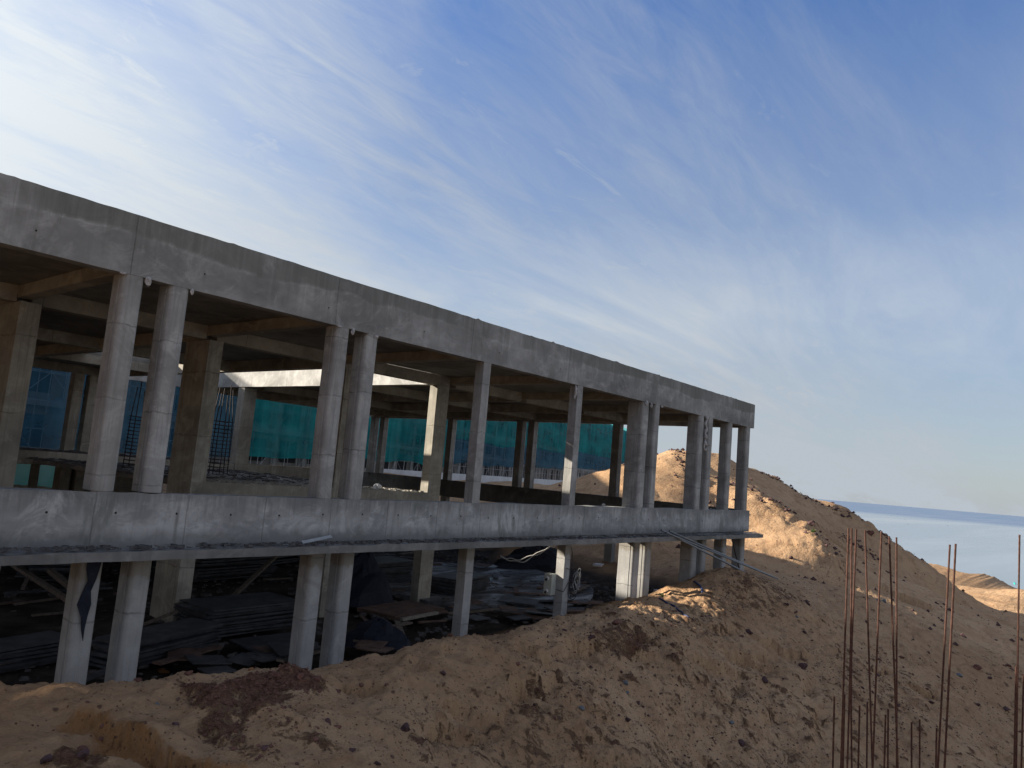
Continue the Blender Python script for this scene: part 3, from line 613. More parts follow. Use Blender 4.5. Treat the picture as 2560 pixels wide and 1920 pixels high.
for x in (0.9, 1.75): col(nose(x, 13.012), -5.0, -1.88); col(nose(x, 13.006), -0.86, 2.742)
# end row
for y in (18.6, 19.45, 24.7, 25.5, 30.7, 31.6, 36.7, 37.6):
    col(nose(31.62, y, .40, .40, 'x'), -0.762, 2.742); col(nose(31.60, y, .40, .40, 'x'), -5.0, -1.702)
# inner columns, ground to roof
for (x0, x1, y0, y1) in ((5.1, 5.5, 17.72, 19.0), (9.36, 9.74, 17.94, 19.15), (13.67, 14.0, 18.0, 18.5), (17.44, 18.0, 18.0, 18.36), (17.42, 18.02, 29.84, 30.34),
                         (1.2, 1.6, 17.72, 19.0)):
    col(rect(x0, x1, y0, y1), -4.6, 2.653, 'inner_column', 'inner')
for (x, y) in ((12.62, 35.3), (13.25, 35.3), (8.2, 35.3), (5.0, 35.3), (16.6, 35.3)):
    col(rect(x, x+.40, y, y+.5), -4.6, 2.653, 'inner_column', 'inner')
# first-floor slab behind the open bay
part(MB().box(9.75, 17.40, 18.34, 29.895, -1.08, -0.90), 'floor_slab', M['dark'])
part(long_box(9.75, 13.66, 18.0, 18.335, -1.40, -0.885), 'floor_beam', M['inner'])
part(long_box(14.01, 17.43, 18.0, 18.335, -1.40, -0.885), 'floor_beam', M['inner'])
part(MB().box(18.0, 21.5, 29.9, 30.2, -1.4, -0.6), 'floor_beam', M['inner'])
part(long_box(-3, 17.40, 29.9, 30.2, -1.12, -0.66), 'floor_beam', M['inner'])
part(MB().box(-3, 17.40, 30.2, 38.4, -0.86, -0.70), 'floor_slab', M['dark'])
# openings' wall under the rear wing (seen through the light well)
for (x0, x1) in ((-3, 11.15), (11.75, 12.05), (12.7, 14.2), (15.0, 17.4)):
    part(MB().box(x0, x1, 36.0, 36.2, -4.4, -1.37), 'ground_floor_wall', M['inner'])
part(MB().box(-3, 17.4, 35.98, 36.22, -1.367, -0.862), 'floor_beam', M['inner'])

# ---------------------------------------------------------------- things on and around the building
DB = 'building rubbish'
rub = MB()
def rubble(mb, x0, x1, y0, y1, z, n, s0, s1, flat=0.4, zf=None):
    for _ in range(n):
        x, y = rng.uniform(x0, x1), rng.uniform(y0, y1); s = rng.uniform(s0, s1)*(rng.random()**1.5+.35)
        vs = [(x+s*rng.uniform(.5, 1)*math.cos(a), y+s*rng.uniform(.5, 1)*math.sin(a), (zf(x, y) if zf else z)+s*flat*h*rng.uniform(.4, 1)) for h in (-.1, 1) for a in (0.4, 1.9, 3.5, 5.2)]
        mb.add(vs, [(3, 2, 1, 0), (4, 5, 6, 7), (0, 1, 5, 4), (1, 2, 6, 5), (2, 3, 7, 6), (3, 0, 4, 7)])
    return mb
M['rubble'] = simple('rubble', (0.085, 0.08, 0.078), 0.95, 0.5, 12)
M['rubble_light'] = simple('rubble_light', (0.33, 0.31, 0.27), 0.95, 0.4, 12)
tag(rubble(MB(), 3, 31.5, 12.50, 12.97, -1.74, 1500, .03, .085).build('ledge_rubble', M['rubble']), 'dark crumbs of mortar and grit lying along the projecting ledge', 'rubble', kind='stuff')
tag(rubble(rubble(MB(), 9.9, 17.3, 18.05, 19.6, -0.90, 700, .04, .13), 14.3, 17.3, 18.05, 20, -0.885, 260, .04, .11).build('slab_rubble', M['rubble_light']), 'broken concrete crumbs on the inner floor slab', 'rubble', kind='stuff')
tag(rubble(rubble(MB(), 9, 17.3, 20, 29.8, -0.90, 900, .06, .2, .25), 9, 17.3, 30.3, 35, -0.70, 500, .08, .3, .25).build('rear_slab_rubble', M['rubble']), 'dark scattered formwork scraps on the rear floor slab', 'rubble', kind='stuff')

M['cloth'] = simple('cement_cloth', (0.40, 0.385, 0.37), 0.9, 0.2, 20)
def rag(x, y, z, s, sx=1.0, sz=1.0, label=None, group=None):
    s = s*.7; mb = MB(); n = 10; vs = []; fs = []
    for i in range(6):
        th = math.pi*i/5
        for k in range(n):
            a = 2*math.pi*k/n; r = s*(math.sin(th)*0.9+0.08)*rng.uniform(.55, 1.2)
            vs.append((r*math.cos(a)*sx, r*math.sin(a)*0.8, s*sz*math.cos(th)*rng.uniform(.8, 1.15)))
    for i in range(5):
        for k in range(n):
            a_ = i*n+k; b_ = i*n+(k+1) % n; fs.append((a_, a_+n, b_+n, b_))
    mb.add(vs, fs); o = mb.build('rag', M['cloth']); o.location = (x, y, z)
    return tag(o, label, 'rag', group)
RG = 'pale cement rags stuffed at the column heads'
rag(5.14, 13.0, 2.73, 0.06, 1.6, .5, 'small pale rag at the left corner of the leftmost upper column head', RG)
rag(5.56, 13.0, 2.70, 0.10, 1.0, 1.2, 'largest crumpled white rag hanging right of the leftmost upper column head', RG)
rag(6.34, 13.0, 2.70, 0.06, .8, 1.4, 'small white rag at the head of the second upper column from the left', RG)
rag(9.56, 13.0, 2.735, 0.07, 1.7, .5, 'flat pale rag on top of the third upper column from the left', RG)
rag(9.93, 13.0, 2.70, 0.085, .8, 1.3, 'white rag between the heads of the second column pair', RG)
rag(10.58, 12.99, 2.70, 0.07, 1.5, .8, 'white rag at the head of the fourth upper column from the left', RG)
rag(22.42, 12.98, 2.70, 0.11, 1.0, 1.1, 'pale rag on the head of the third column pair, left column', RG)
rag(22.76, 12.98, 2.66, 0.09, .8, 1.5, 'pale rag wedged between the heads of the third column pair', RG)
rag(23.50, 12.98, 2.70, 0.07, 1.0, .9, 'pale rag at the right side of the head of the third pair, right column', RG)
# long twisted strip
mb = MB(); pts = [(26.96+0.035*math.sin(i*1.3), 12.95+0.02*math.cos(i*1.7), 2.76-1.16*i/14) for i in range(15)]
mb.tube(pts, [0.05+0.025*math.sin(i*2.1) for i in range(15)], 6)
mb.tube([(27.0+0.11*math.cos(a), 12.95, 1.60+0.16*math.sin(a)) for a in np.linspace(0, 6.0, 10)], 0.03, 5)
tag(mb.build('cloth_strip', M['cloth'], smooth=True), 'long twisted grey cloth strip hanging from the roof edge by the fourth column pair', 'cloth')
mb = MB(); pts = [(18.33+0.015*math.sin(i*1.5), 13.0+0.015*math.cos(i), 2.72-0.55*i/8) for i in range(9)]
mb = MB(); pts = [(18.30+0.02*math.sin(i*1.5), 13.02+0.02*math.cos(i), 2.72-0.42*i/8) for i in range(9)]
mb.tube(pts, [0.02, .04, .05, .035, .05, .055, .04, .03, .015], 6)
tag(mb.build('cloth_strip', M['cloth'], smooth=True), 'short brownish rag dangling beside the head of the right square column', 'cloth')

# plastic bag on the sunny slab
M['plastic'] = simple('white_plastic', (0.75, 0.74, 0.72), 0.45, 0.1, 9, spec=0.5)
o = rag(15.8, 18.6, -0.82, 0.20, 1.3, .75); o.name = 'plastic_bag'; o.data.materials[0] = M['plastic']; tag(o, 'crumpled white plastic bag lying on the sunlit inner slab', 'plastic bag')

# electrical box with two sockets on the right square column, below the ledge
M['boxgrey'] = simple('grey_painted_steel', (0.42, 0.44, 0.40), 0.5, 0.12, 5, spec=0.4)
M['socket'] = simple('white_socket_plastic', (0.72, 0.72, 0.70), 0.4, 0.1, 5)
E0 = empty('electrical_box', (18.30, 13.28, -3.14), 'grey electrical distribution box with two sockets fixed to the sunlit square column', 'electrical box')
MB().box(-0.15, 0.07, -0.02, 0.26, -0.30, 0.30).build('box_body', M['boxgrey'], E0, bevel=0.01)
for z in (0.17, -0.19):
    s_ = MB(); s_.tube([(-0.15, 0.12, z), (-0.21, 0.12, z-0.01)], [0.05, 0.055], 12)
    so = s_.build('socket', M['socket'], E0)
    s2 = MB(); s2.tube([(-0.21, 0.12, z-0.01), (-0.25, 0.12, z-0.05)], 0.036, 10); s2.build('plug', simple('black_rubber_%d' % int(z*100+50), (0.03, 0.03, 0.03), .6), so)
M['cable'] = simple('dark_cable', (0.035, 0.035, 0.04), 0.6, 0.2, 5)
M['cable_pale'] = simple('pale_cable', (0.45, 0.44, 0.42), 0.6, 0.1, 5)
mb = MB()
for k in range(9):
    cx, cz, rr = 18.86+rng.uniform(-.1, .14), -3.02+rng.uniform(-.25, .12), rng.uniform(.10, .26)
    ph = rng.uniform(0, 6)
    mb.tube([(cx+rr*.75*math.cos(a+ph), 12.93+0.05*math.sin(a*2+k), cz+rr*math.sin(a+ph)*(1.25)) for a in np.linspace(0, 6.6, 16)], 0.012, 5)
tag(mb.build('cable_coil', M['cable']), 'tangled coil of black cable hanging on the column beside the electrical box', 'cable coil')
mb = MB()
for k in range(6):
    cx, cz, rr = 18.86+rng.uniform(-.06, .10), -2.92+rng.uniform(-.15, .1), rng.uniform(.12, .24); ph = rng.uniform(0, 6)
    mb.tube([(cx+rr*.6*math.cos(a+ph), 12.88+0.04*math.sin(a*2+k), cz+rr*math.sin(a+ph)*1.3) for a in np.linspace(0, 6.6, 16)], 0.013, 5)
tag(mb.build('cable_coil', simple('grey_cable', (0.22, 0.22, 0.22), .5)), 'lighter grey loops of cable in front of the black coil', 'cable coil')
mb = MB(); mb.tube([(18.66, 13.0, -2.9), (18.7, 12.96, -2.6), (18.69, 12.97, -2.3), (18.64, 12.99, -2.05)], 0.010, 5)
mb.tube([(18.40, 12.97, -2.62), (18.5, 12.96, -2.66), (18.68, 12.96, -2.68), (18.8, 12.94, -2.9)], 0.012, 5)
mb.tube([(18.18, 13.1, -3.25), (18.35, 12.96, -3.3), (18.5, 12.95, -3.1), (18.7, 12.95, -2.9)], 0.012, 5)
tag(mb.build('cable', M['cable']), 'black cable strung from the electrical box up the sunlit square column', 'cable')
for k, (dz, lab) in enumerate(((0, 'upper pale wire sagging from the ledge to the left of the electrical box'), (-0.07, 'lower pale wire looping beside the other one below the ledge'))):
    mb = MB(); A = np.array([18.3, 13.3, -1.97]); Z_ = np.array([17.6, 14.6, -2.50+dz])
    pts = []
    for i in range(19):
        t = i/18; p = A*(1-t)+Z_*t+np.array([-1.3*t*(1-t)*0.6, .2*t, -0.62*t*(1-t)*1.6+0.03*math.sin(t*19+k*2)+(0.05*math.sin(t*9) if k else 0)])
        pts.append(p)
    mb.tube(pts, 0.016, 5); tag(mb.build('wire', M['cable_pale'], smooth=True), lab, 'wire')

# steel poles leaning from the ledge onto the sand
M['steel'] = simple('galvanised_steel', (0.17, 0.18, 0.19), 0.45, 0.2, 6, metal=0.5, spec=0.5)
def pole(a, b, r, lab, mat='steel'):
    mb = MB(); mb.tube([a, b], r, 10); tag(mb.build('steel_pole', M[mat], smooth=False), lab, 'pole', 'long poles leaning on the ledge')
pole((23.3, 12.62, -1.52), (29.0, 11.35, -3.30), 0.035, 'steep grey steel pole leaning from the ledge down behind the sand mound')
pole((23.75, 12.55, -1.55), (30.9, 11.6, -3.30), 0.032, 'long grey steel pole leaning from the ledge out past the corner columns')
pole((23.45, 12.50, -1.60), (31.0, 11.45, -3.36), 0.030, 'lower of the two parallel grey poles reaching past the corner columns')
M['rust'] = simple('rusty_steel', (0.075, 0.036, 0.026), 0.75, 0.5, 30, metal=0.3)
M['darkbar'] = simple('dark_bar', (0.04, 0.03, 0.03), 0.8)
pole((29.7, 12.9, -1.9), (30.2, 12.6, -3.5), 0.025, 'thin dark bar slanting down between the two corner columns', 'darkbar')
mb = MB(); mb.board((9.42, 12.74, -1.66), 0.85, 0.07, 0.02, 0.22, 0.10, 0.7)
tag(mb.build('metal_strip', simple('pale_tin', (0.30, 0.315, 0.32), .4, .1, 8)), 'bent pale metal strip lying on the ledge under the second column pair', 'metal strip')
for i, (x, y, L, lab) in enumerate(((31.0, 12.62, 1.5, 'upper thin plank resting on the ledge end at the building corner'), (31.2, 12.8, 1.6, 'lower thin plank resting on the ledge end at the building corner'))):
    mb = MB(); mb.board((x, y, -1.70+0.03*i), L, .12, .025, 0.05*i); tag(mb.build('plank', M['rubble_light']), lab, 'plank')
# dark torn tarp strip on the first lower column
M['navy'] = simple('dark_blue_tarpaulin', (0.009, 0.012, 0.024), 0.7, 0.4, 12)
M['black'] = simple('black_tarpaulin', (0.012, 0.013, 0.018), 0.85, 0.5, 6)
mb = MB(); rows = [(0, .16, .40), (0.18, .17, .37), (.38, .20, .32), (.55, .16, .30), (.75, .10, .30), (.95, .18, .29), (1.15, .23, .27), (1.32, .255, .262)]
vs = [(5.06+x+(0.01*math.sin(z*20)), 12.965+0.02*math.sin(z*15+x*20), -1.90-z) for (z, a, b) in rows for x in (a, (a+b)/2, b)]
fs = []
for i in range(len(rows)-1):
    for k in range(2): a_ = i*3+k; fs.append((a_, a_+3, a_+4, a_+1))
nv = len(vs); vs += [(v[0], v[1]+0.012, v[2]) for v in vs]; fs += [tuple(reversed([i+nv for i in f])) for f in fs]
mb.add(vs, fs); tag(mb.build('torn_netting', M['navy']), 'torn strip of dark blue netting hanging on the leftmost lower column', 'netting')
# patches on the ledge's underside removed; small items on the first-floor beam
for (x, s, lab) in ((20.4, .09, 'pale chunk of mortar on top of the front beam right of the right square column'), (28.1, .05, 'white scrap on the front beam left of the corner columns')):
    o = rag(x, 13.12, -0.77, s, 1.5, .5, lab); o.name = 'mortar_lump'; o['category'] = 'mortar lump'

# rebar cages standing on the inner slab
def cage(x, y, z, w, h, label, nb=4):
    E1 = empty('rebar_cage', (x, y, z), label, 'rebar cage', 'rebar cages on the inner slab')
    k = 0
    for ix in (0, 1):
        for iy in (0, 1, 2) if nb > 4 else (0, 1):
            b = MB(); bx = (ix-.5)*w; by = (iy/(2 if nb > 4 else 1)-.5)*w
            b.tube([(bx, by, 0), (bx*.9, by*.9, h*0.6), (bx*0.6, by*.6, h*rng.uniform(.93, 1.05))], 0.016, 6); b.build('bar', M['darkbar'], E1)
    for i in range(14):
        b = MB(); zz = 0.1+i*h*0.62/14; q = w/2+.015
        b.tube([(-q, -q, zz), (q, -q, zz+.01), (q, q, zz), (-q, q, zz+.02), (-q, -q, zz)], 0.011, 4); b.build('stirrup', M['darkbar'], E1)
cage(11.45, 26.0, -0.9, 0.42, 2.75, 'slim black rebar cage rising from the slab between the leftmost column pair')
cage(13.35, 24.0, -0.9, 0.52, 2.9, 'wide black rebar cage right of the thick inner column', 6)

# ---------------------------------------------------------------- scaffolded, netted building behind
def net_material(name, col, col2, glow=0.5, dens=0.62):
    m = bpy.data.materials.new(name); m.use_nodes = True; nt = m.node_tree; nt.nodes.clear()
    P = geo_pos(nt)
    sun_strips = noise(nt, mapping(nt, P, (0.9, 0.9, 0.10)), 1.0, 4, 0.6)  # bright strips of sun coming through the net, painted into its colour
    fold2 = noise(nt, mapping(nt, P, (0.15, 0.15, 0.35)), 1.0, 5, 0.6)
    c = mixc(nt, ramp(nt, math_(nt, 'ADD', math_(nt, 'MULTIPLY', sun_strips, .5), math_(nt, 'MULTIPLY', fold2, .5)), [(0.40, 0.0), (0.62, 1.0)]), col, col2)
    d = N(nt, 'ShaderNodeBsdfDiffuse'); t = N(nt, 'ShaderNodeBsdfTranslucent'); tr = N(nt, 'ShaderNodeBsdfTransparent')
    lk(nt, c, d.inputs[0]); lk(nt, c, t.inputs[0])
    a = N(nt, 'ShaderNodeMixShader'); a.inputs[0].default_value = glow; lk(nt, d.outputs[0], a.inputs[1]); lk(nt, t.outputs[0], a.inputs[2])
    b = N(nt, 'ShaderNodeMixShader'); lk(nt, ramp(nt, fold2, [(0.3, dens), (0.7, dens+.24)]), b.inputs[0]); lk(nt, tr.outputs[0], b.inputs[1]); lk(nt, a.outputs[0], b.inputs[2])
    o = N(nt, 'ShaderNodeOutputMaterial'); lk(nt, b.outputs[0], o.inputs[0]); return m
M['teal'] = net_material('teal_safety_net', (0.012, 0.22, 0.24), (0.035, 0.44, 0.44), 0.5, 0.56)
M['blue'] = net_material('blue_safety_net', (0.04, 0.14, 0.22), (0.08, 0.24, 0.35), 0.5, 0.55)
M['green'] = net_material('green_safety_net', (0.15, 0.72, 0.55), (0.35, 0.85, 0.70), 0.7)
M['farwall'] = simple('far_concrete', (0.22, 0.21, 0.20), 0.9, 0.25, 0.8)
M['farwhite'] = simple('far_whitewash', (0.52, 0.54, 0.56), 0.9, 0.15, 0.6)
M['farframe'] = simple('far_frame_concrete', (0.33, 0.33, 0.33), 0.9, 0.25, 0.8)
M['pole'] = simple('scaffold_tube', (0.42, 0.43, 0.44), 0.5, 0.2, 3)
SB = empty('scaffolded_building', (-14.6, 39.4, 0), 'long concrete building wrapped in scaffolding and green and blue safety nets behind the frame', 'building')
SB.rotation_euler = (0, 0, R(20.3))
# local x along the facade, y away from the camera. lengths measured from the left end
def netpanel(u0, u1, z0, z1, y, mat, sag=0.5):
    n = max(4, int((u1-u0)/0.6)); mb = MB(); vs = []; fs = []
    for i in range(n+1):
        u = u0+(u1-u0)*i/n
        for k in range(5):
            t = k/4
            vs.append((u, y+0.16*vnoise(np.array([u*1.3]), np.array([t*2+z0]))[0]+0.05*math.sin(u*5), z0+(z1-z0)*t+(sag*vnoise(np.array([u*.16]), np.array([z0*3]))[0]+.12*vnoise(np.array([u*.9]), np.array([z0]))[0] if k == 0 else 0)))
    for i in range(n):
        for k in range(4): a_ = i*5+k; fs.append((a_, a_+5, a_+6, a_+1))
    mb.add(vs, fs); return mb.build('safety_net', mat, SB, smooth=True)
M['opening'] = simple('dark_opening', (0.025, 0.025, 0.028), .9)
T1, T2 = 10.1, 13.4
secs = [(-6, 30, T1), (30, 42, T1+1.0), (42, 52, 12.4), (52, 90, T2), (90, 140, T2+.8), (140, 236, T2+1.6)]
for (u0, u1, T) in secs:
    MB().box(u0, u1-.01, 1.9, 14, -1.6, T).build('wall', M['farwall'], SB)
    k = 0
    f = MB()
    for z in np.arange(1.9, T, 3.4): f.box(u0, u1-.01, 1.55, 1.9, z-.25, z+.15)
    for u in np.arange(u0+1.5, u1-1, 4.6): f.box(u, u+.5, 1.65, 1.9, -1.6, T-.2)
    f.build('frame', M['farframe'], SB)
    w = MB()
    for u in np.arange(u0+2.6, u1-3, 4.6):
        for z in np.arange(-.9, T-2, 3.4):
            if u < 100: MB().box(u, u+2.6, 1.86, 1.9, z, z+2.0).build('window_opening', M['opening'], SB)
            else: w.box(u, u+2.6, 1.86, 1.9, z, z+2.0)
    if w.v: o = w.build('window_openings', M['opening'], SB); o['kind'] = 'stuff'
nets = [(-6, 22, -1.0, T1+.2, 'blue'), (22.1, 51, -.8, T1+.4, 'blue'), (50.9, 66, -.45, T2, 'teal'), (66.1, 92, 0.0, T2, 'teal'),
        (92, 120, 3.9, T2+.2, 'teal'), (92, 120, 0.6, 4.0, 'blue'), (120, 155, 4.6, T2+1, 'teal'), (120, 155, 1.4, 4.7, 'blue'), (155, 236, 5.6, T2+1.6, 'teal'), (155, 236, 2.2, 5.7, 'blue')]
for (a, b, z0, z1, k) in nets: netpanel(a, b, z0, z1, -0.06, M[k])
# scaffold bays: standards, ledgers and cross braces
def bay(u0, u1, T, step):
    mb = MB(); r = 0.028
    us = np.arange(u0, u1, step)
    for u in us:
        for y in (0.1, 1.1): mb.tube([(u, y, -1.6), (u+rng.uniform(-.03, .03), y, T)], r, 4, False)
    for j, z in enumerate(np.arange(0.2, T, 1.75)):
        for y in (0.1, 1.1): mb.tube([(us[0], y, z), (us[-1], y, z)], r*.8, 4, False)
        for i in range(0, len(us)-1):
            if (i+j) % 3 == 0: mb.tube([(us[i], 0.1, z-1.7), (us[i+1], 0.1, z)], r*.7, 4, False)
            elif (i+j) % 3 == 1: mb.tube([(us[i+1], 0.1, z-1.7), (us[i], 0.1, z)], r*.7, 4, False)
    mb.build('scaffold_frame', M['pole'], SB)
u = -6
while u < 228:
    L = 12 if u < 60 else 24; bay(u, u+L+.1, T1 if u < 45 else T2, 1.85); u += L
# white site wall in front
wl = MB(); wl.box(64, 232, -6.3, -6.0, -2.6, -0.72)
o = wl.build('site_wall', M['farwhite']); o.location = (-14.6, 39.4, 0); o.rotation_euler = (0, 0, R(20.3)); tag(o, 'long low whitewashed wall in front of the netted building', 'wall')
# bright green netting seen through the lower openings at far left
def gnet(x0, x1, y, z0, z1, lab):
    mb = MB(); n = 10; vs = []; fs = []
    for i in range(n+1):
        for k in range(4): vs.append((x0+(x1-x0)*i/n, y+.06*math.sin(i*1.3), z0+(z1-z0)*k/3))
    for i in range(n):
        for k in range(3): a_ = i*4+k; fs.append((a_, a_+4, a_+5, a_+1))
    mb.add(vs, fs); return tag(mb.build('safety_net', M['green'], smooth=True), lab, 'safety net')
gnet(11.2, 14.4, 39.6, -3.4, -0.9, 'bright green safety net seen through the lower left openings')

# ---------------------------------------------------------------- rebars in the foreground
REBARS = [[(6.41,1.82,-0.22),(6.41,1.82,-4.7)],[(6.53,1.83,-0.22),(6.54,1.81,-1.23),(6.54,1.81,-4.7)],[(6.66,1.83,-0.23),(6.66,1.84,-1.37),(6.7,1.71,-4.7)],[(6.95,1.84,-0.24),(7.01,1.6,-4.7)],[(6.58,1.62,-0.22),(6.57,1.66,-4.7)],[(6.78,1.61,-0.26),(6.8,1.52,-1.86),(6.83,1.37,-4.7)],[(6.97,1.6,-0.27),(7.0,1.5,-4.7)],[(7.43,1.29,-0.3),(7.4,1.43,-4.7)],[(6.97,1.17,-0.27),(6.95,1.3,-4.7)],[(7.46,0.8,-0.16),(7.45,0.83,-4.7)],[(7.76,0.85,-1.25),(7.76,0.89,-4.7)],[(7.98,0.82,-1.34),(7.98,0.88,-4.7)],[(6.53,1.92,-1.55),(6.54,1.89,-4.7)],[(6.73,1.9,-1.56),(6.74,1.88,-4.7)],[(6.98,1.85,-1.68),(6.98,1.83,-4.7)],[(7.17,1.84,-1.68),(7.18,1.79,-4.7)],[(6.81,1.61,-1.66),(6.81,1.61,-4.7)],[(6.97,1.63,-1.65),(6.98,1.58,-4.7)],[(7.27,1.52,-1.78),(7.28,1.46,-4.7)],[(7.47,1.5,-1.79),(7.48,1.45,-4.7)],[(7.08,1.3,-1.73),(7.08,1.3,-4.7)]]
RL = ['leftmost tall rusty rebar, leaning right at its top', 'middle bar of the left trio of tall rusty rebars', 'right bar of the left trio of tall rusty rebars', 'tall dark rusty rebar leaning left just right of the trio',
      'tall rusty rebar leaning right and crossing the dark one near the ground', 'tall rusty rebar that bends left, left bar of the touching pair', 'tall upright rusty rebar, right bar of the touching pair', 'left bar of the tall slanting pair of rebars in front of the sea',
      'right bar of the tall slanting pair of rebars in front of the sea', 'tall rusty rebar standing alone near the right edge, top against the sea', 'shorter dark rebar left of the one standing near the right edge', 'short rebar cut by the right edge of the picture',
      'short rusty rebar farthest left of all', 'second short rebar from the left, beside the leftmost tall one', 'short rebar just right of the trio of tall ones', 'short thin rebar left of the crossing tall pair',
      'left bar of the short touching pair of rebars', 'right bar of the short touching pair of rebars', 'left bar of the two separate short rebars standing in the middle gap', 'right bar of the two separate short rebars standing in the middle gap', 'short rebar at the foot of the tall slanting pair']
for i, pts in enumerate(REBARS):
    mb = MB(); P_ = [np.array(p) for p in pts]; full = []
    for a_, b_ in zip(P_[:-1], P_[1:]):
        n = max(3, int(np.linalg.norm(b_-a_)/0.035))
        full += [a_*(1-t/n)+b_*t/n for t in range(n)]
    full.append(P_[-1])
    if len(pts) == 3:   # soften the kink
        f2 = [f.copy() for f in full]
        for _ in range(60):
            for j in range(1, len(f2)-1): f2[j] = (f2[j-1]+f2[j+1]+2*f2[j])/4
        full = f2
    rr = 0.0068 if i != 7 and i != 8 else 0.0076
    mb.tube(full, [rr*(1.0 if j % 2 else 1.10) for j in range(len(full))], 7)
    tag(mb.build('rebar', M['rust']), RL[i], 'rebar', 'rusty rebars standing in the foreground')

mb = MB(); mb.box(6.3, 8.3, 0.6, 2.15, -6.2, -4.45); tag(mb.build('column_footing', M['ledge'], bevel=.02), 'rough concrete footing the foreground rebars rise from', 'footing')

# ---------------------------------------------------------------- debris under the building
FZ = -4.33
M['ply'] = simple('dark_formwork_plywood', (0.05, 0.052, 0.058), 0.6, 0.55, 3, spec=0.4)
M['plyb'] = simple('brown_plywood', (0.11, 0.07, 0.055), 0.75, 0.4, 3)
M['wood'] = simple('old_timber', (0.15, 0.12, 0.095), 0.85, 0.4, 8)
M['woodp'] = simple('pale_timber', (0.26, 0.24, 0.20), 0.85, 0.3, 8)
def sheet(c, L, W, T, rz, mat, name, lab, cat, grp, tilt=0, roll=0):
    mb = MB(); mb.board((0, 0, 0), L, W, T, 0, 0, 0); o = mb.build(name, M[mat]); o.location = c; o.rotation_euler = (roll, -tilt, rz)
    return tag(o, lab, cat, grp)
def stack(x, y, rz, L, W, n, lab, mat='ply', z=FZ, t=0.03, gap=0.008, j=0.05, name='plywood_sheet', cat='plywood sheet'):
    zz = z
    for i in range(n):
        tt = t*rng.uniform(.8, 1.3); k_ = n-1-i; l = (('topmost', 'second', 'third', 'fourth', 'fifth', 'sixth', 'seventh', 'eighth', 'ninth', 'tenth', 'eleventh', 'twelfth', 'thirteenth', 'fourteenth')[k_]+(' ' if k_ == 0 else ' from top, '))+lab
        sheet((x+rng.uniform(-j, j), y+rng.uniform(-j, j), zz+tt/2), L*rng.uniform(.96, 1), W*rng.uniform(.95, 1), tt, rz+rng.uniform(-.07, .07), mat, name, l, cat, lab.split(' in ')[-1] if ' in ' in lab else lab)
        zz += tt+gap
    return zz
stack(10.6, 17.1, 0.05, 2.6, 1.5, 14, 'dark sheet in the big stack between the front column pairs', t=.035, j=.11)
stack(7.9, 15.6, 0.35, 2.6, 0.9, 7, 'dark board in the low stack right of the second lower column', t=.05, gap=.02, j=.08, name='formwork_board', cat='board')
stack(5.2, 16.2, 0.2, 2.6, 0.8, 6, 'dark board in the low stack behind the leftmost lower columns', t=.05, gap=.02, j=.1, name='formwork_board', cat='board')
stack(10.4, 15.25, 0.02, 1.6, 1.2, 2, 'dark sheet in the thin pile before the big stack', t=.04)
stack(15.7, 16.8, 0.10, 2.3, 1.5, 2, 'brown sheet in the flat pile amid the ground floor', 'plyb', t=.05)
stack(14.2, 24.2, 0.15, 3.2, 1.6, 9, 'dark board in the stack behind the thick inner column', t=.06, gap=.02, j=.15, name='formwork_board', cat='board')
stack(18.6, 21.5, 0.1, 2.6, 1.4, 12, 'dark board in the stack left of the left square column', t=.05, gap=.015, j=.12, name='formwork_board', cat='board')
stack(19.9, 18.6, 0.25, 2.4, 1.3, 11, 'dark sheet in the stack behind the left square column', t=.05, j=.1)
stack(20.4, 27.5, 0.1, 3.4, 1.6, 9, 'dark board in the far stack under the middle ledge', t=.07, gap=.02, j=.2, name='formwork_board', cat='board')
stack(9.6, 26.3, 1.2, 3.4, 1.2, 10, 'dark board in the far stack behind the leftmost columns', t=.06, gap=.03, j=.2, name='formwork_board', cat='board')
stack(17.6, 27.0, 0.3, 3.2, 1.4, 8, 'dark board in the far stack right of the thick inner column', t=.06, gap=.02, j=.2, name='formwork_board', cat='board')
TG = 'timbers lying on the dark ground floor'
def timber(a, b, w, t, lab, mat='wood', grp=TG, name='timber'):
    a = np.array(a, float); b = np.array(b, float); d = b-a; L = np.linalg.norm(d)
    return sheet(tuple((a+b)/2), L, w, t, math.atan2(d[1], d[0]), mat, name, lab, 'timber', grp, tilt=math.asin(d[2]/L))
timber((8.42, 26.1, -4.0), (8.22, 21.2, -4.2), .14, .10, 'long round timber lying diagonally behind the leftmost lower column, lower of two')
timber((9.2, 27.6, -3.8), (8.7, 22.4, -4.1), .16, .12, 'long timber lying diagonally behind the leftmost lower column, upper of two')
timber((9.9, 27.8, -3.6), (7.9, 23.5, -4.25), .10, .08, 'thin pole crossing over the diagonal timbers at the far left')
timber((12.2, 20.2, -4.25), (15.6, 23.0, -3.35), .12, .08, 'timber propped up at a slant behind the big plywood stack')
timber((14.5, 15.5, -4.2), (16.1, 15.75, -4.2), .12, .07, 'pale timber on the ground in front of the brown plywood', 'woodp')
timber((7.1, 16.9, -4.3), (9.1, 17.3, -3.85), .07, .05, 'thin bar leaning on the big plywood stack')
for k in range(70):
    x, y = rng.uniform(3, 28), rng.uniform(13.9, 30); L = rng.uniform(.7, 2.6)
    if 10 < y-x*0.0 < 13: continue
    sheet((x, y, FZ+.06+rng.random()*.10), L, rng.uniform(.07, .22), .04, rng.uniform(-.6, 1.2), rng.choice(['wood', 'ply', 'wood', 'plyb']), 'plank', 'loose dark plank scattered on the shaded ground floor', 'plank', 'loose planks scattered on the ground floor', rng.uniform(-.05, .05))
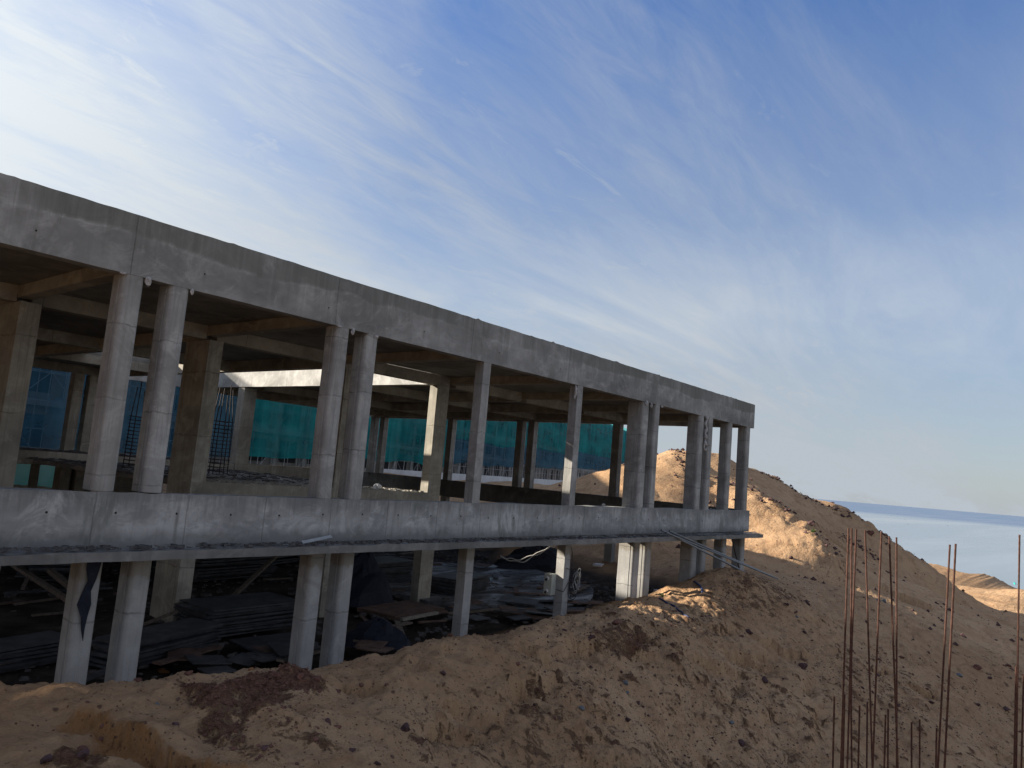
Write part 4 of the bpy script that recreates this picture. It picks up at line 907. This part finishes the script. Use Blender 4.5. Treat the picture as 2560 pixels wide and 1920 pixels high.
for k in range(46):
    x, y = rng.choice([(rng.uniform(8, 12), rng.uniform(13.4, 15)), (rng.uniform(15.5, 21), rng.uniform(14, 16.5)), (rng.uniform(18, 27), rng.uniform(18, 26)), (rng.uniform(19, 23), rng.uniform(13.8, 15.5))])
    sheet((x, y, FZ+.05+rng.random()*.14), rng.uniform(.5, 1.5), rng.uniform(.3, .8), .025, rng.uniform(0, 3.1), rng.choice(['ply', 'ply', 'plyb', 'ply']), 'plywood_offcut', 'loose dark plywood offcut scattered on the shaded ground floor', 'plywood offcut', 'plywood offcuts scattered on the ground floor', rng.uniform(-.12, .12), rng.uniform(-.12, .12))
tag(rubble(rubble(MB(), 2, 29, 13.9, 30, FZ+.0, 2600, .04, .16, .5), 20, 28, 15, 22, FZ, 700, .04, .14).build('ground_floor_rubble', M['rubble']), 'dark rubble and rubbish strewn over the shaded ground floor', 'rubble', kind='stuff')
# damp cement floor
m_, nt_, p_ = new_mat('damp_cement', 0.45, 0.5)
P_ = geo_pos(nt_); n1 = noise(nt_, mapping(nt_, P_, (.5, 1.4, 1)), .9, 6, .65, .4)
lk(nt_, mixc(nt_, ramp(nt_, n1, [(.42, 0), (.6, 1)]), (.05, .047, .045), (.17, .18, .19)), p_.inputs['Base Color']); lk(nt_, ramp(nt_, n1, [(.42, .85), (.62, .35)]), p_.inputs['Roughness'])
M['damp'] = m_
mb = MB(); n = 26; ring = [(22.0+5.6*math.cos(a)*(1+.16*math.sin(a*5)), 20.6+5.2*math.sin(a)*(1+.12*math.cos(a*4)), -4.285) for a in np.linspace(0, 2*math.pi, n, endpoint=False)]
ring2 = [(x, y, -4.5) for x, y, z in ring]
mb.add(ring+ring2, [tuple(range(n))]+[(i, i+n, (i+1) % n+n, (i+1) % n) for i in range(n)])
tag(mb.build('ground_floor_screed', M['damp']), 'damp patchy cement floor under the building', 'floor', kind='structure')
mb = MB(); n = 22; ring = [(9.0+9*math.cos(a)*(1+.1*math.sin(a*5)), 21+6.5*math.sin(a), -4.29) for a in np.linspace(0, 2*math.pi, n, endpoint=False)]
def heap(x, y, rx, ry, h, mat, name, lab, cat, n=14, seed=1, z=FZ):
    r_ = random.Random(seed); mb = MB(); vs = []; fs = []; rows = 7
    for i in range(rows):
        t = i/(rows-1)
        for k in range(n):
            a = 2*math.pi*k/n; q = (1-t*.97)*r_.uniform(.85, 1.15)
            vs.append((rx*q*math.cos(a), ry*q*math.sin(a), h*(1-(1-t)**1.7)*r_.uniform(.85, 1.1)))
    for i in range(rows-1):
        for k in range(n): a_ = i*n+k; b_ = i*n+(k+1) % n; fs.append((a_, b_, b_+n, a_+n))
    fs.append(tuple((rows-1)*n+k for k in range(n))); mb.add(vs, fs); o = mb.build(name, M[mat]); o.location = (x, y, z); return tag(o, lab, cat)
heap(15.6, 18.6, 1.0, .9, 1.5, 'navy', 'covered_pile', 'tall pile under a dark blue cover between the second front pair and the inner column', 'covered pile', seed=4)
heap(12.6, 14.3, .9, .8, .55, 'navy', 'tarpaulin', 'crumpled navy tarpaulin on the ground left of the left square column', 'tarpaulin', seed=5)
heap(29.3, 22.3, 3.0, 1.2, 1.0, 'black', 'dirt_heap', 'low black heap of dirt and scrap at the foot of the sunny dune', 'heap', 18, 6)
M['brightblue'] = simple('bright_blue_sheet', (0.02, 0.06, 0.30), 0.5)
for (x, y, L, rz, lab) in ((10.9, 12.75, .8, .2, 'bright blue plastic sheet at the foot of the fourth lower column'),): sheet((x, y, tz(x, y)+.05), L, .35, .02, rz, 'brightblue', 'plastic_sheet', lab, 'plastic sheet', None)
mb = MB()
for k in range(9): a = rng.uniform(0, 6); mb.tube([(28.5+rng.uniform(-1.6, 1.6), 21.5+rng.uniform(-.4, .4), FZ+.5), (28.5+rng.uniform(-2.4, 2.4), 21.2+rng.uniform(-.4, .4), FZ+1.2+rng.random()*.3)], .015, 4)
tag(mb.build('scrap_rods', M['darkbar']), 'thin black scrap rods sticking out of the black heap', 'scrap metal')
wb = MB().box(-.28, .28, -.2, .2, 0, .42); o = wb.build('white_box', M['plastic'], bevel=.02); o.location = (30.4, 19.6, FZ+.02); o.rotation_euler = (0, 0, .3); tag(o, 'small pale box on the ground by the end columns', 'box')
for (x, y, lab) in ((27.6, 15.0, 'white foam block behind the third lower column pair'), (17.8, 15.9, 'small white scrap on the ground beside the inner column foot')):
    o = MB().box(-.12, .12, -.07, .07, 0, .09).build('foam_block', M['plastic'], bevel=.01); o.location = (x, y, tz(x, y)+.03); tag(o, lab, 'foam block')
# bright red clay lump
# blue hoses on the sand near the lower columns
def hose(pts, r, lab, mat='navy'):
    f = []
    for a_, b_ in zip(pts[:-1], pts[1:]):
        for t in range(6): x = a_[0]+(b_[0]-a_[0])*t/6; y = a_[1]+(b_[1]-a_[1])*t/6; f.append((x, y, tz(x, y)+r*.9))
    mb = MB(); mb.tube(f, r, 6); tag(mb.build('hose', M[mat], smooth=True), lab, 'hose')
M['hoseblue'] = simple('blue_hose', (0.03, 0.045, 0.12), 0.6)
hose([(23.9, 11.3), (24.7, 11.7), (25.6, 12.5)], .035, 'dark blue hose lying on the sand below the third column pair', 'hoseblue')
hose([(21.0, 10.3), (21.6, 11.1), (21.9, 11.9)], .025, 'thin blue hose running down the sand slope in front of the third column pair', 'hoseblue')

# ---------------------------------------------------------------- stones and clods
def stone_mesh(seed, rough=.62, flat=.72):
    import bmesh
    bm = bmesh.new(); bmesh.ops.create_icosphere(bm, subdivisions=2, radius=1)
    r_ = np.random.RandomState(seed); off = r_.rand(3)*50
    dirs = [r_.randn(3) for _ in range(9)]; dirs = [d_/np.linalg.norm(d_) for d_ in dirs]; cut = [r_.uniform(.55, .95) for _ in dirs]
    for v in bm.verts:
        p = np.array(v.co)
        for d_, c_ in zip(dirs, cut):
            t = np.dot(p, d_)
            if t > c_: p = p-d_*(t-c_)
        p = p*(1+rough*(r_.rand()-.5)*.6); v.co = (p[0], p[1]*.85, p[2]*flat)
    me = bpy.data.meshes.new('stone'); bm.to_mesh(me); bm.free(); return me
SM = [stone_mesh(k) for k in range(8)]
M['clod'] = simple('red_brown_clod', (0.13, 0.062, 0.045), 0.97, 0.45, 9)
M['clodd'] = simple('dark_purple_clod', (0.075, 0.042, 0.040), 0.95, 0.45, 9)
M['bluestone'] = simple('blue_grey_stone', (0.13, 0.138, 0.142), 0.8, 0.3, 9)
M['ochrerock'] = simple('ochre_sandstone', (0.26, 0.13, 0.055), 0.95, 0.35, 7)
SMM = {}
for k in ('clod', 'clodd', 'bluestone', 'ochrerock'):
    SMM[k] = []
    for me in SM:
        m2 = me.copy(); m2.name = 'stone'; m2.materials.append(M[k]); SMM[k].append(m2)
def stone(x, y, s, mat, lab, cat='stone', grp=None, name='stone', sink=.25, sc3=None):
    o = bpy.data.objects.new(name, rng.choice(SMM[mat])); C.objects.link(o)
    o.location = (x, y, tz(x, y)+s*(.72*.5-sink)); o.rotation_euler = (rng.uniform(-.4, .4), rng.uniform(-.4, .4), rng.uniform(0, 6.28))
    q = sc3 or (rng.uniform(.8, 1.25), rng.uniform(.7, 1.1), rng.uniform(.7, 1.1)); o.scale = (s*q[0], s*q[1], s*q[2])
    return tag(o, lab, cat, grp)
stone(17.69, 7.46, 0.077, 'bluestone', 'leftmost large blue-grey stone on the lower right-hand slope by the rebars', 'stone', 'larger lumps on the sand', 'stone')
stone(17.69, 7.46, 0.082, 'bluestone', 'second blue-grey stone from left, on the lower right-hand slope by the rebars', 'stone', 'larger lumps on the sand', 'stone')
stone(34.06, 5.54, 0.167, 'bluestone', 'rightmost large blue-grey stone on the lower right-hand slope by the rebars', 'stone', 'larger lumps on the sand', 'stone')
stone(36.43, 5.31, 0.212, 'clod', 'single large red-brown clod on the lower right-hand slope by the rebars', 'clod', 'larger lumps on the sand', 'clod')
stone(17.45, 7.11, 0.110, 'clodd', 'leftmost large dark brown clod on the lower right-hand slope by the rebars', 'clod', 'larger lumps on the sand', 'clod')
stone(17.45, 7.10, 0.110, 'clodd', 'second dark brown clod from left, on the lower right-hand slope by the rebars', 'clod', 'larger lumps on the sand', 'clod')
stone(21.01, 7.99, 0.131, 'clodd', 'third dark brown clod from left, on the lower right-hand slope by the rebars', 'clod', 'larger lumps on the sand', 'clod')
stone(24.05, 8.02, 0.199, 'clodd', 'fourth dark brown clod from left, on the lower right-hand slope by the rebars', 'clod', 'larger lumps on the sand', 'clod')
stone(29.23, 5.54, 0.116, 'clodd', 'rightmost large dark brown clod on the lower right-hand slope by the rebars', 'clod', 'larger lumps on the sand', 'clod')
stone(27.49, 9.42, 0.069, 'bluestone', 'leftmost large blue-grey stone on the upper right-hand slope', 'stone', 'larger lumps on the sand', 'stone')
stone(37.31, 9.24, 0.118, 'bluestone', 'second blue-grey stone from left, on the upper right-hand slope', 'stone', 'larger lumps on the sand', 'stone')
stone(41.70, 10.06, 0.175, 'bluestone', 'rightmost large blue-grey stone on the upper right-hand slope', 'stone', 'larger lumps on the sand', 'stone')
stone(23.22, 9.39, 0.148, 'clodd', 'leftmost large dark brown clod on the upper right-hand slope', 'clod', 'larger lumps on the sand', 'clod')
stone(26.91, 8.95, 0.104, 'clodd', 'second dark brown clod from left, on the upper right-hand slope', 'clod', 'larger lumps on the sand', 'clod')
stone(34.82, 7.28, 0.071, 'clodd', 'rightmost large dark brown clod on the upper right-hand slope', 'clod', 'larger lumps on the sand', 'clod')
stone(26.69, 8.63, 0.066, 'clod', 'leftmost large red-brown clod on the upper right-hand slope', 'clod', 'larger lumps on the sand', 'clod')
stone(34.40, 6.64, 0.086, 'clod', 'rightmost large red-brown clod on the upper right-hand slope', 'clod', 'larger lumps on the sand', 'clod')
stone(40.45, 14.29, 0.149, 'clodd', 'leftmost large dark brown clod on the dune by the right end of the building', 'clod', 'larger lumps on the sand', 'clod')
stone(45.93, 15.17, 0.336, 'clodd', 'second dark brown clod from left, on the dune by the right end of the building', 'clod', 'larger lumps on the sand', 'clod')
stone(55.53, 15.47, 0.165, 'clodd', 'rightmost large dark brown clod on the dune by the right end of the building', 'clod', 'larger lumps on the sand', 'clod')
stone(63.14, 16.39, 0.338, 'clod', 'single large red-brown clod on the dune by the right end of the building', 'clod', 'larger lumps on the sand', 'clod')
stone(17.07, 10.34, 0.145, 'clod', 'single large red-brown clod near the crest of the middle sand bank', 'clod', 'larger lumps on the sand', 'clod')
stone(15.18, 9.83, 0.086, 'clodd', 'single large dark brown clod near the crest of the middle sand bank', 'clod', 'larger lumps on the sand', 'clod')
stone(12.33, 8.10, 0.082, 'bluestone', 'leftmost large blue-grey stone on the slope below the middle bank crest', 'stone', 'larger lumps on the sand', 'stone')
stone(14.97, 8.74, 0.086, 'bluestone', 'second blue-grey stone from left, on the slope below the middle bank crest', 'stone', 'larger lumps on the sand', 'stone')
stone(14.71, 8.55, 0.066, 'bluestone', 'rightmost large blue-grey stone on the slope below the middle bank crest', 'stone', 'larger lumps on the sand', 'stone')
stone(7.51, 7.74, 0.107, 'clodd', 'leftmost large dark brown clod on the slope below the middle bank crest', 'clod', 'larger lumps on the sand', 'clod')
stone(9.52, 9.04, 0.062, 'clodd', 'second dark brown clod from left, on the slope below the middle bank crest', 'clod', 'larger lumps on the sand', 'clod')
stone(11.12, 8.30, 0.035, 'clodd', 'third dark brown clod from left, on the slope below the middle bank crest', 'clod', 'larger lumps on the sand', 'clod')
stone(15.17, 9.00, 0.059, 'clodd', 'fourth dark brown clod from left, on the slope below the middle bank crest', 'clod', 'larger lumps on the sand', 'clod')
stone(13.58, 7.84, 0.086, 'clodd', 'fifth dark brown clod from left, on the slope below the middle bank crest', 'clod', 'larger lumps on the sand', 'clod')
stone(14.66, 8.25, 0.055, 'clodd', 'rightmost large dark brown clod on the slope below the middle bank crest', 'clod', 'larger lumps on the sand', 'clod')
stone(11.63, 9.14, 0.071, 'clod', 'leftmost large red-brown clod on the slope below the middle bank crest', 'clod', 'larger lumps on the sand', 'clod')
stone(11.15, 7.86, 0.049, 'clod', 'rightmost large red-brown clod on the slope below the middle bank crest', 'clod', 'larger lumps on the sand', 'clod')
stone(4.28, 10.02, 0.027, 'clod', 'leftmost large red-brown clod on the face of the left sand bank', 'clod', 'larger lumps on the sand', 'clod')
stone(7.21, 8.88, 0.056, 'clod', 'second red-brown clod from left, on the face of the left sand bank', 'clod', 'larger lumps on the sand', 'clod')
stone(7.84, 9.12, 0.043, 'clod', 'third red-brown clod from left, on the face of the left sand bank', 'clod', 'larger lumps on the sand', 'clod')
stone(8.16, 8.92, 0.037, 'clod', 'fourth red-brown clod from left, on the face of the left sand bank', 'clod', 'larger lumps on the sand', 'clod')
stone(8.16, 8.92, 0.037, 'clod', 'rightmost large red-brown clod on the face of the left sand bank', 'clod', 'larger lumps on the sand', 'clod')
stone(7.89, 15.25, 0.142, 'ochrerock', 'leftmost large ochre sandstone lump on the crest of the left sand bank', 'rock', 'larger lumps on the sand', 'clod')
stone(6.54, 10.08, 0.058, 'ochrerock', 'rightmost large ochre sandstone lump on the crest of the left sand bank', 'rock', 'larger lumps on the sand', 'clod')
stone(6.08, 15.39, 0.057, 'clod', 'leftmost large red-brown clod on the crest of the left sand bank', 'clod', 'larger lumps on the sand', 'clod')
stone(5.24, 10.78, 0.073, 'clod', 'second red-brown clod from left, on the crest of the left sand bank', 'clod', 'larger lumps on the sand', 'clod')
stone(5.73, 10.35, 0.068, 'clod', 'third red-brown clod from left, on the crest of the left sand bank', 'clod', 'larger lumps on the sand', 'clod')
stone(6.43, 9.33, 0.092, 'clod', 'fourth red-brown clod from left, on the crest of the left sand bank', 'clod', 'larger lumps on the sand', 'clod')
stone(6.67, 9.05, 0.073, 'clod', 'fifth red-brown clod from left, on the crest of the left sand bank', 'clod', 'larger lumps on the sand', 'clod')
stone(6.82, 8.88, 0.067, 'clod', 'rightmost large red-brown clod on the crest of the left sand bank', 'clod', 'larger lumps on the sand', 'clod')
stone(3.90, 9.11, 0.059, 'clod', 'leftmost large red-brown clod in the lower left of the sand bank', 'clod', 'larger lumps on the sand', 'clod')
stone(4.25, 9.45, 0.047, 'clod', 'second red-brown clod from left, in the lower left of the sand bank', 'clod', 'larger lumps on the sand', 'clod')
stone(4.29, 9.54, 0.047, 'clod', 'third red-brown clod from left, in the lower left of the sand bank', 'clod', 'larger lumps on the sand', 'clod')
stone(5.95, 7.64, 0.042, 'clod', 'fourth red-brown clod from left, in the lower left of the sand bank', 'clod', 'larger lumps on the sand', 'clod')
stone(6.31, 7.71, 0.041, 'clod', 'rightmost large red-brown clod in the lower left of the sand bank', 'clod', 'larger lumps on the sand', 'clod')
stone(3.35, 8.58, 0.089, 'clodd', 'leftmost large dark brown clod in the lower left of the sand bank', 'clod', 'larger lumps on the sand', 'clod')
stone(3.63, 8.44, 0.082, 'clodd', 'second dark brown clod from left, in the lower left of the sand bank', 'clod', 'larger lumps on the sand', 'clod')
stone(4.84, 8.87, 0.058, 'clodd', 'third dark brown clod from left, in the lower left of the sand bank', 'clod', 'larger lumps on the sand', 'clod')
stone(5.19, 7.56, 0.059, 'clodd', 'fourth dark brown clod from left, in the lower left of the sand bank', 'clod', 'larger lumps on the sand', 'clod')
stone(6.26, 7.84, 0.055, 'clodd', 'fifth dark brown clod from left, in the lower left of the sand bank', 'clod', 'larger lumps on the sand', 'clod')
stone(6.24, 7.31, 0.053, 'clodd', 'rightmost large dark brown clod in the lower left of the sand bank', 'clod', 'larger lumps on the sand', 'clod')
stone(4.93, 9.56, 0.033, 'bluestone', 'single large blue-grey stone on the face of the left sand bank', 'stone', 'larger lumps on the sand', 'stone')
# scattered clods: individuals for the larger ones
cnt = 0; tries = 0; small = MB()
cand = []
rc = random.Random(21)
while len(cand) < 260 and tries < 30000:
    tries += 1
    x = rc.uniform(2, 42); y = rc.uniform(1, 14)
    # slope in front of the building, and the band of the far dune
    if y > 12.2 and x < 30: continue
    d = 0.30+1.3*vnoise(np.array([x*.5]), np.array([y*.5]))[0]+0.6*float(red_of(np.array([x]), np.array([y]))[0])
    if x < 4.5 and y > 7: d *= .15
    if rc.random() > d: continue
    r_ = math.hypot(x, y); s = (0.016+0.045*rc.random()**3)*(.5+r_/22)
    cand.append((x, y, s))
for (x, y, s) in cand:
    stone(x, y, s, rc.choice(['clod', 'clodd', 'clod', 'clodd', 'clod']), 'small dark red-brown clod scattered on the shaded sand slope', 'clod', 'small dark clods scattered over the sand slope', 'clod', .2)
# crumbs too many to count
def crumbs(n, x0, x1, y0, y1, s0, s1, dens, mat, lab, big=1.0):
    mb = MB(); r2 = np.random.RandomState(33); X_ = r2.uniform(x0, x1, n); Y_ = r2.uniform(y0, y1, n); Zt = terrain(X_, Y_)
    dn = dens(X_, Y_); keep = r2.rand(n) < dn
    for x, y, z in zip(X_[keep], Y_[keep], Zt[keep]):
        s = (s0+(s1-s0)*r2.rand()**4)*big
        j = r2.uniform(.6, 1.15, 6)
        a = r2.uniform(0, 6.28); ca, sa = math.cos(a), math.sin(a)
        pts = [(s*j[0], 0, 0), (0, s*j[1]*.8, 0), (-s*j[2], 0, 0), (0, -s*j[3]*.8, 0), (0, 0, s*j[4]*.75), (0, 0, -s*j[5]*.4)]
        vs = [(x+p[0]*ca-p[1]*sa, y+p[0]*sa+p[1]*ca, z+p[2]+s*.1) for p in pts]
        mb.add(vs, [(0, 1, 4), (1, 2, 4), (2, 3, 4), (3, 0, 4), (1, 0, 5), (2, 1, 5), (3, 2, 5), (0, 3, 5)])
    return tag(mb.build('sand_crumbs', M[mat]), lab, 'crumbs', kind='stuff')
def dn1(x, y):
    v = np.clip(.28+1.3*vnoise(x*.55, y*.55)+1.0*red_of(x, y)+.6*vnoise(x*2.3, y*2.3), 0.03, 1); v = np.where((x < 4.4) & (y > 7), v*.15, v); v = np.where((y > 12.3) & (x < 30), 0, v); return v
crumbs(20000, 2, 14, 1, 12.5, .004, .024, dn1, 'clod', 'countless tiny red-brown crumbs over the near sand')
crumbs(12000, 4.6, 7.6, 7.2, 10.3, .008, .045, lambda x, y: np.clip(red_of(x, y)-.35, 0, 1), 'clod', 'dense rust-brown crumbs of the crusted patch on the left bank')
crumbs(22000, 12, 34, -2, 14, .008, .05, dn1, 'clodd', 'countless tiny dark crumbs over the middle sand slope')
def dn2(x, y): return np.clip(.006+.6*np.clip(rock_band(x, y)+1.6*vnoise(x*.7, y*.7)-.45, 0, 1)+.1*np.clip(vnoise(x*.3, y*.3)-.2, 0, 1), 0, 1)
crumbs(60000, 33, 75, 2, 34, .025, .24, dn2, 'clodd', 'dark clods strewn over the far dunes')

# ---------------------------------------------------------------- green tufts
M['leaf'] = simple('green_leaf', (0.07, 0.13, 0.035), 0.8, 0.4, 20)
def tuft(x, y, s, lab, n=90, seed=2):
    r_ = random.Random(seed); mb = MB()
    for _ in range(n):
        a = r_.uniform(0, 6.28); e = r_.uniform(.3, 1.3); L = s*r_.uniform(.5, 1); w = s*.07
        d_ = np.array([math.cos(a)*math.cos(e), math.sin(a)*math.cos(e), math.sin(e)]); b_ = np.array([r_.uniform(-.3, .3)*s, r_.uniform(-.3, .3)*s, 0])
        sd = np.array([-math.sin(a), math.cos(a), 0])*w
        p0, p1, p2 = b_, b_+d_*L*.6, b_+d_*L+np.array([0, 0, -L*.15])
        mb.add([p0-sd*.4, p0+sd*.4, p1+sd, p1-sd, p2], [(0, 1, 2, 3), (3, 2, 4)])
    o = mb.build('grass_tuft', M['leaf']); o.location = (x, y, tz(x, y)); tag(o, lab, 'plant')
tuft(39.2, 17.6, .38, 'small bright green tuft growing on the sunny dune right of the building')
tuft(22.3, 11.9, .16, 'small dark green weed at the foot of the third lower column pair', 50, 5)
tuft(44.5, 14.5, .3, 'grey-green tuft among the dark stones on the dune ridge', 60, 8)

# ---------------------------------------------------------------- boats
M['boat_dark'] = simple('dark_boat', (0.05, 0.07, 0.08), .6)
M['boat_teal'] = simple('teal_boat', (0.02, 0.36, 0.33), .5)
def boat(x, y, L, mat, lab, rz=.3):
    E2 = empty('fishing_boat', (x, y, -45), lab, 'boat', 'fishing boats on the sea'); E2.rotation_euler = (0, 0, rz)
    mb = MB(); n = 9; vs = []; fs = []
    for i in range(n):
        t = i/(n-1)*2-1; w = L*.16*(1-abs(t)**2.4)+.02*L; sh = .10*L*(1+.8*t*t)
        vs += [(t*L/2, -w, sh), (t*L/2*.92, -w*.5, -.04*L), (t*L/2*.92, w*.5, -.04*L), (t*L/2, w, sh)]
    for i in range(n-1):
        for k in range(3): a_ = i*4+k; fs.append((a_, a_+1, a_+5, a_+4))
        fs.append((i*4, i*4+4, i*4+7, i*4+3))
    mb.add(vs, fs); mb.build('hull', M[mat], E2)
    MB().box(-.2*L, .12*L, -.09*L, .09*L, .08*L, .27*L).build('cabin', M[mat], E2, bevel=.02*L)
boat(3234.2, 760.5, 5.8, 'boat_dark', 'farthest tiny dark boat, leftmost on the sea')
boat(2643.0, 583.5, 4.7, 'boat_dark', 'tiny dark boat between the two leftmost boats')
boat(2043.6, 444.3, 5.4, 'boat_dark', 'small low dark boat, nearest of the three left ones')
boat(2825.4, 497.5, 4.9, 'boat_dark', 'tiny dark boat, upper of the right-hand two')
boat(2355.6, 414.7, 5.4, 'boat_dark', 'tiny dark boat, lower of the right-hand two')
boat(602.1, 67.1, 3.9, 'boat_teal', 'bright teal fishing boat near the headland')
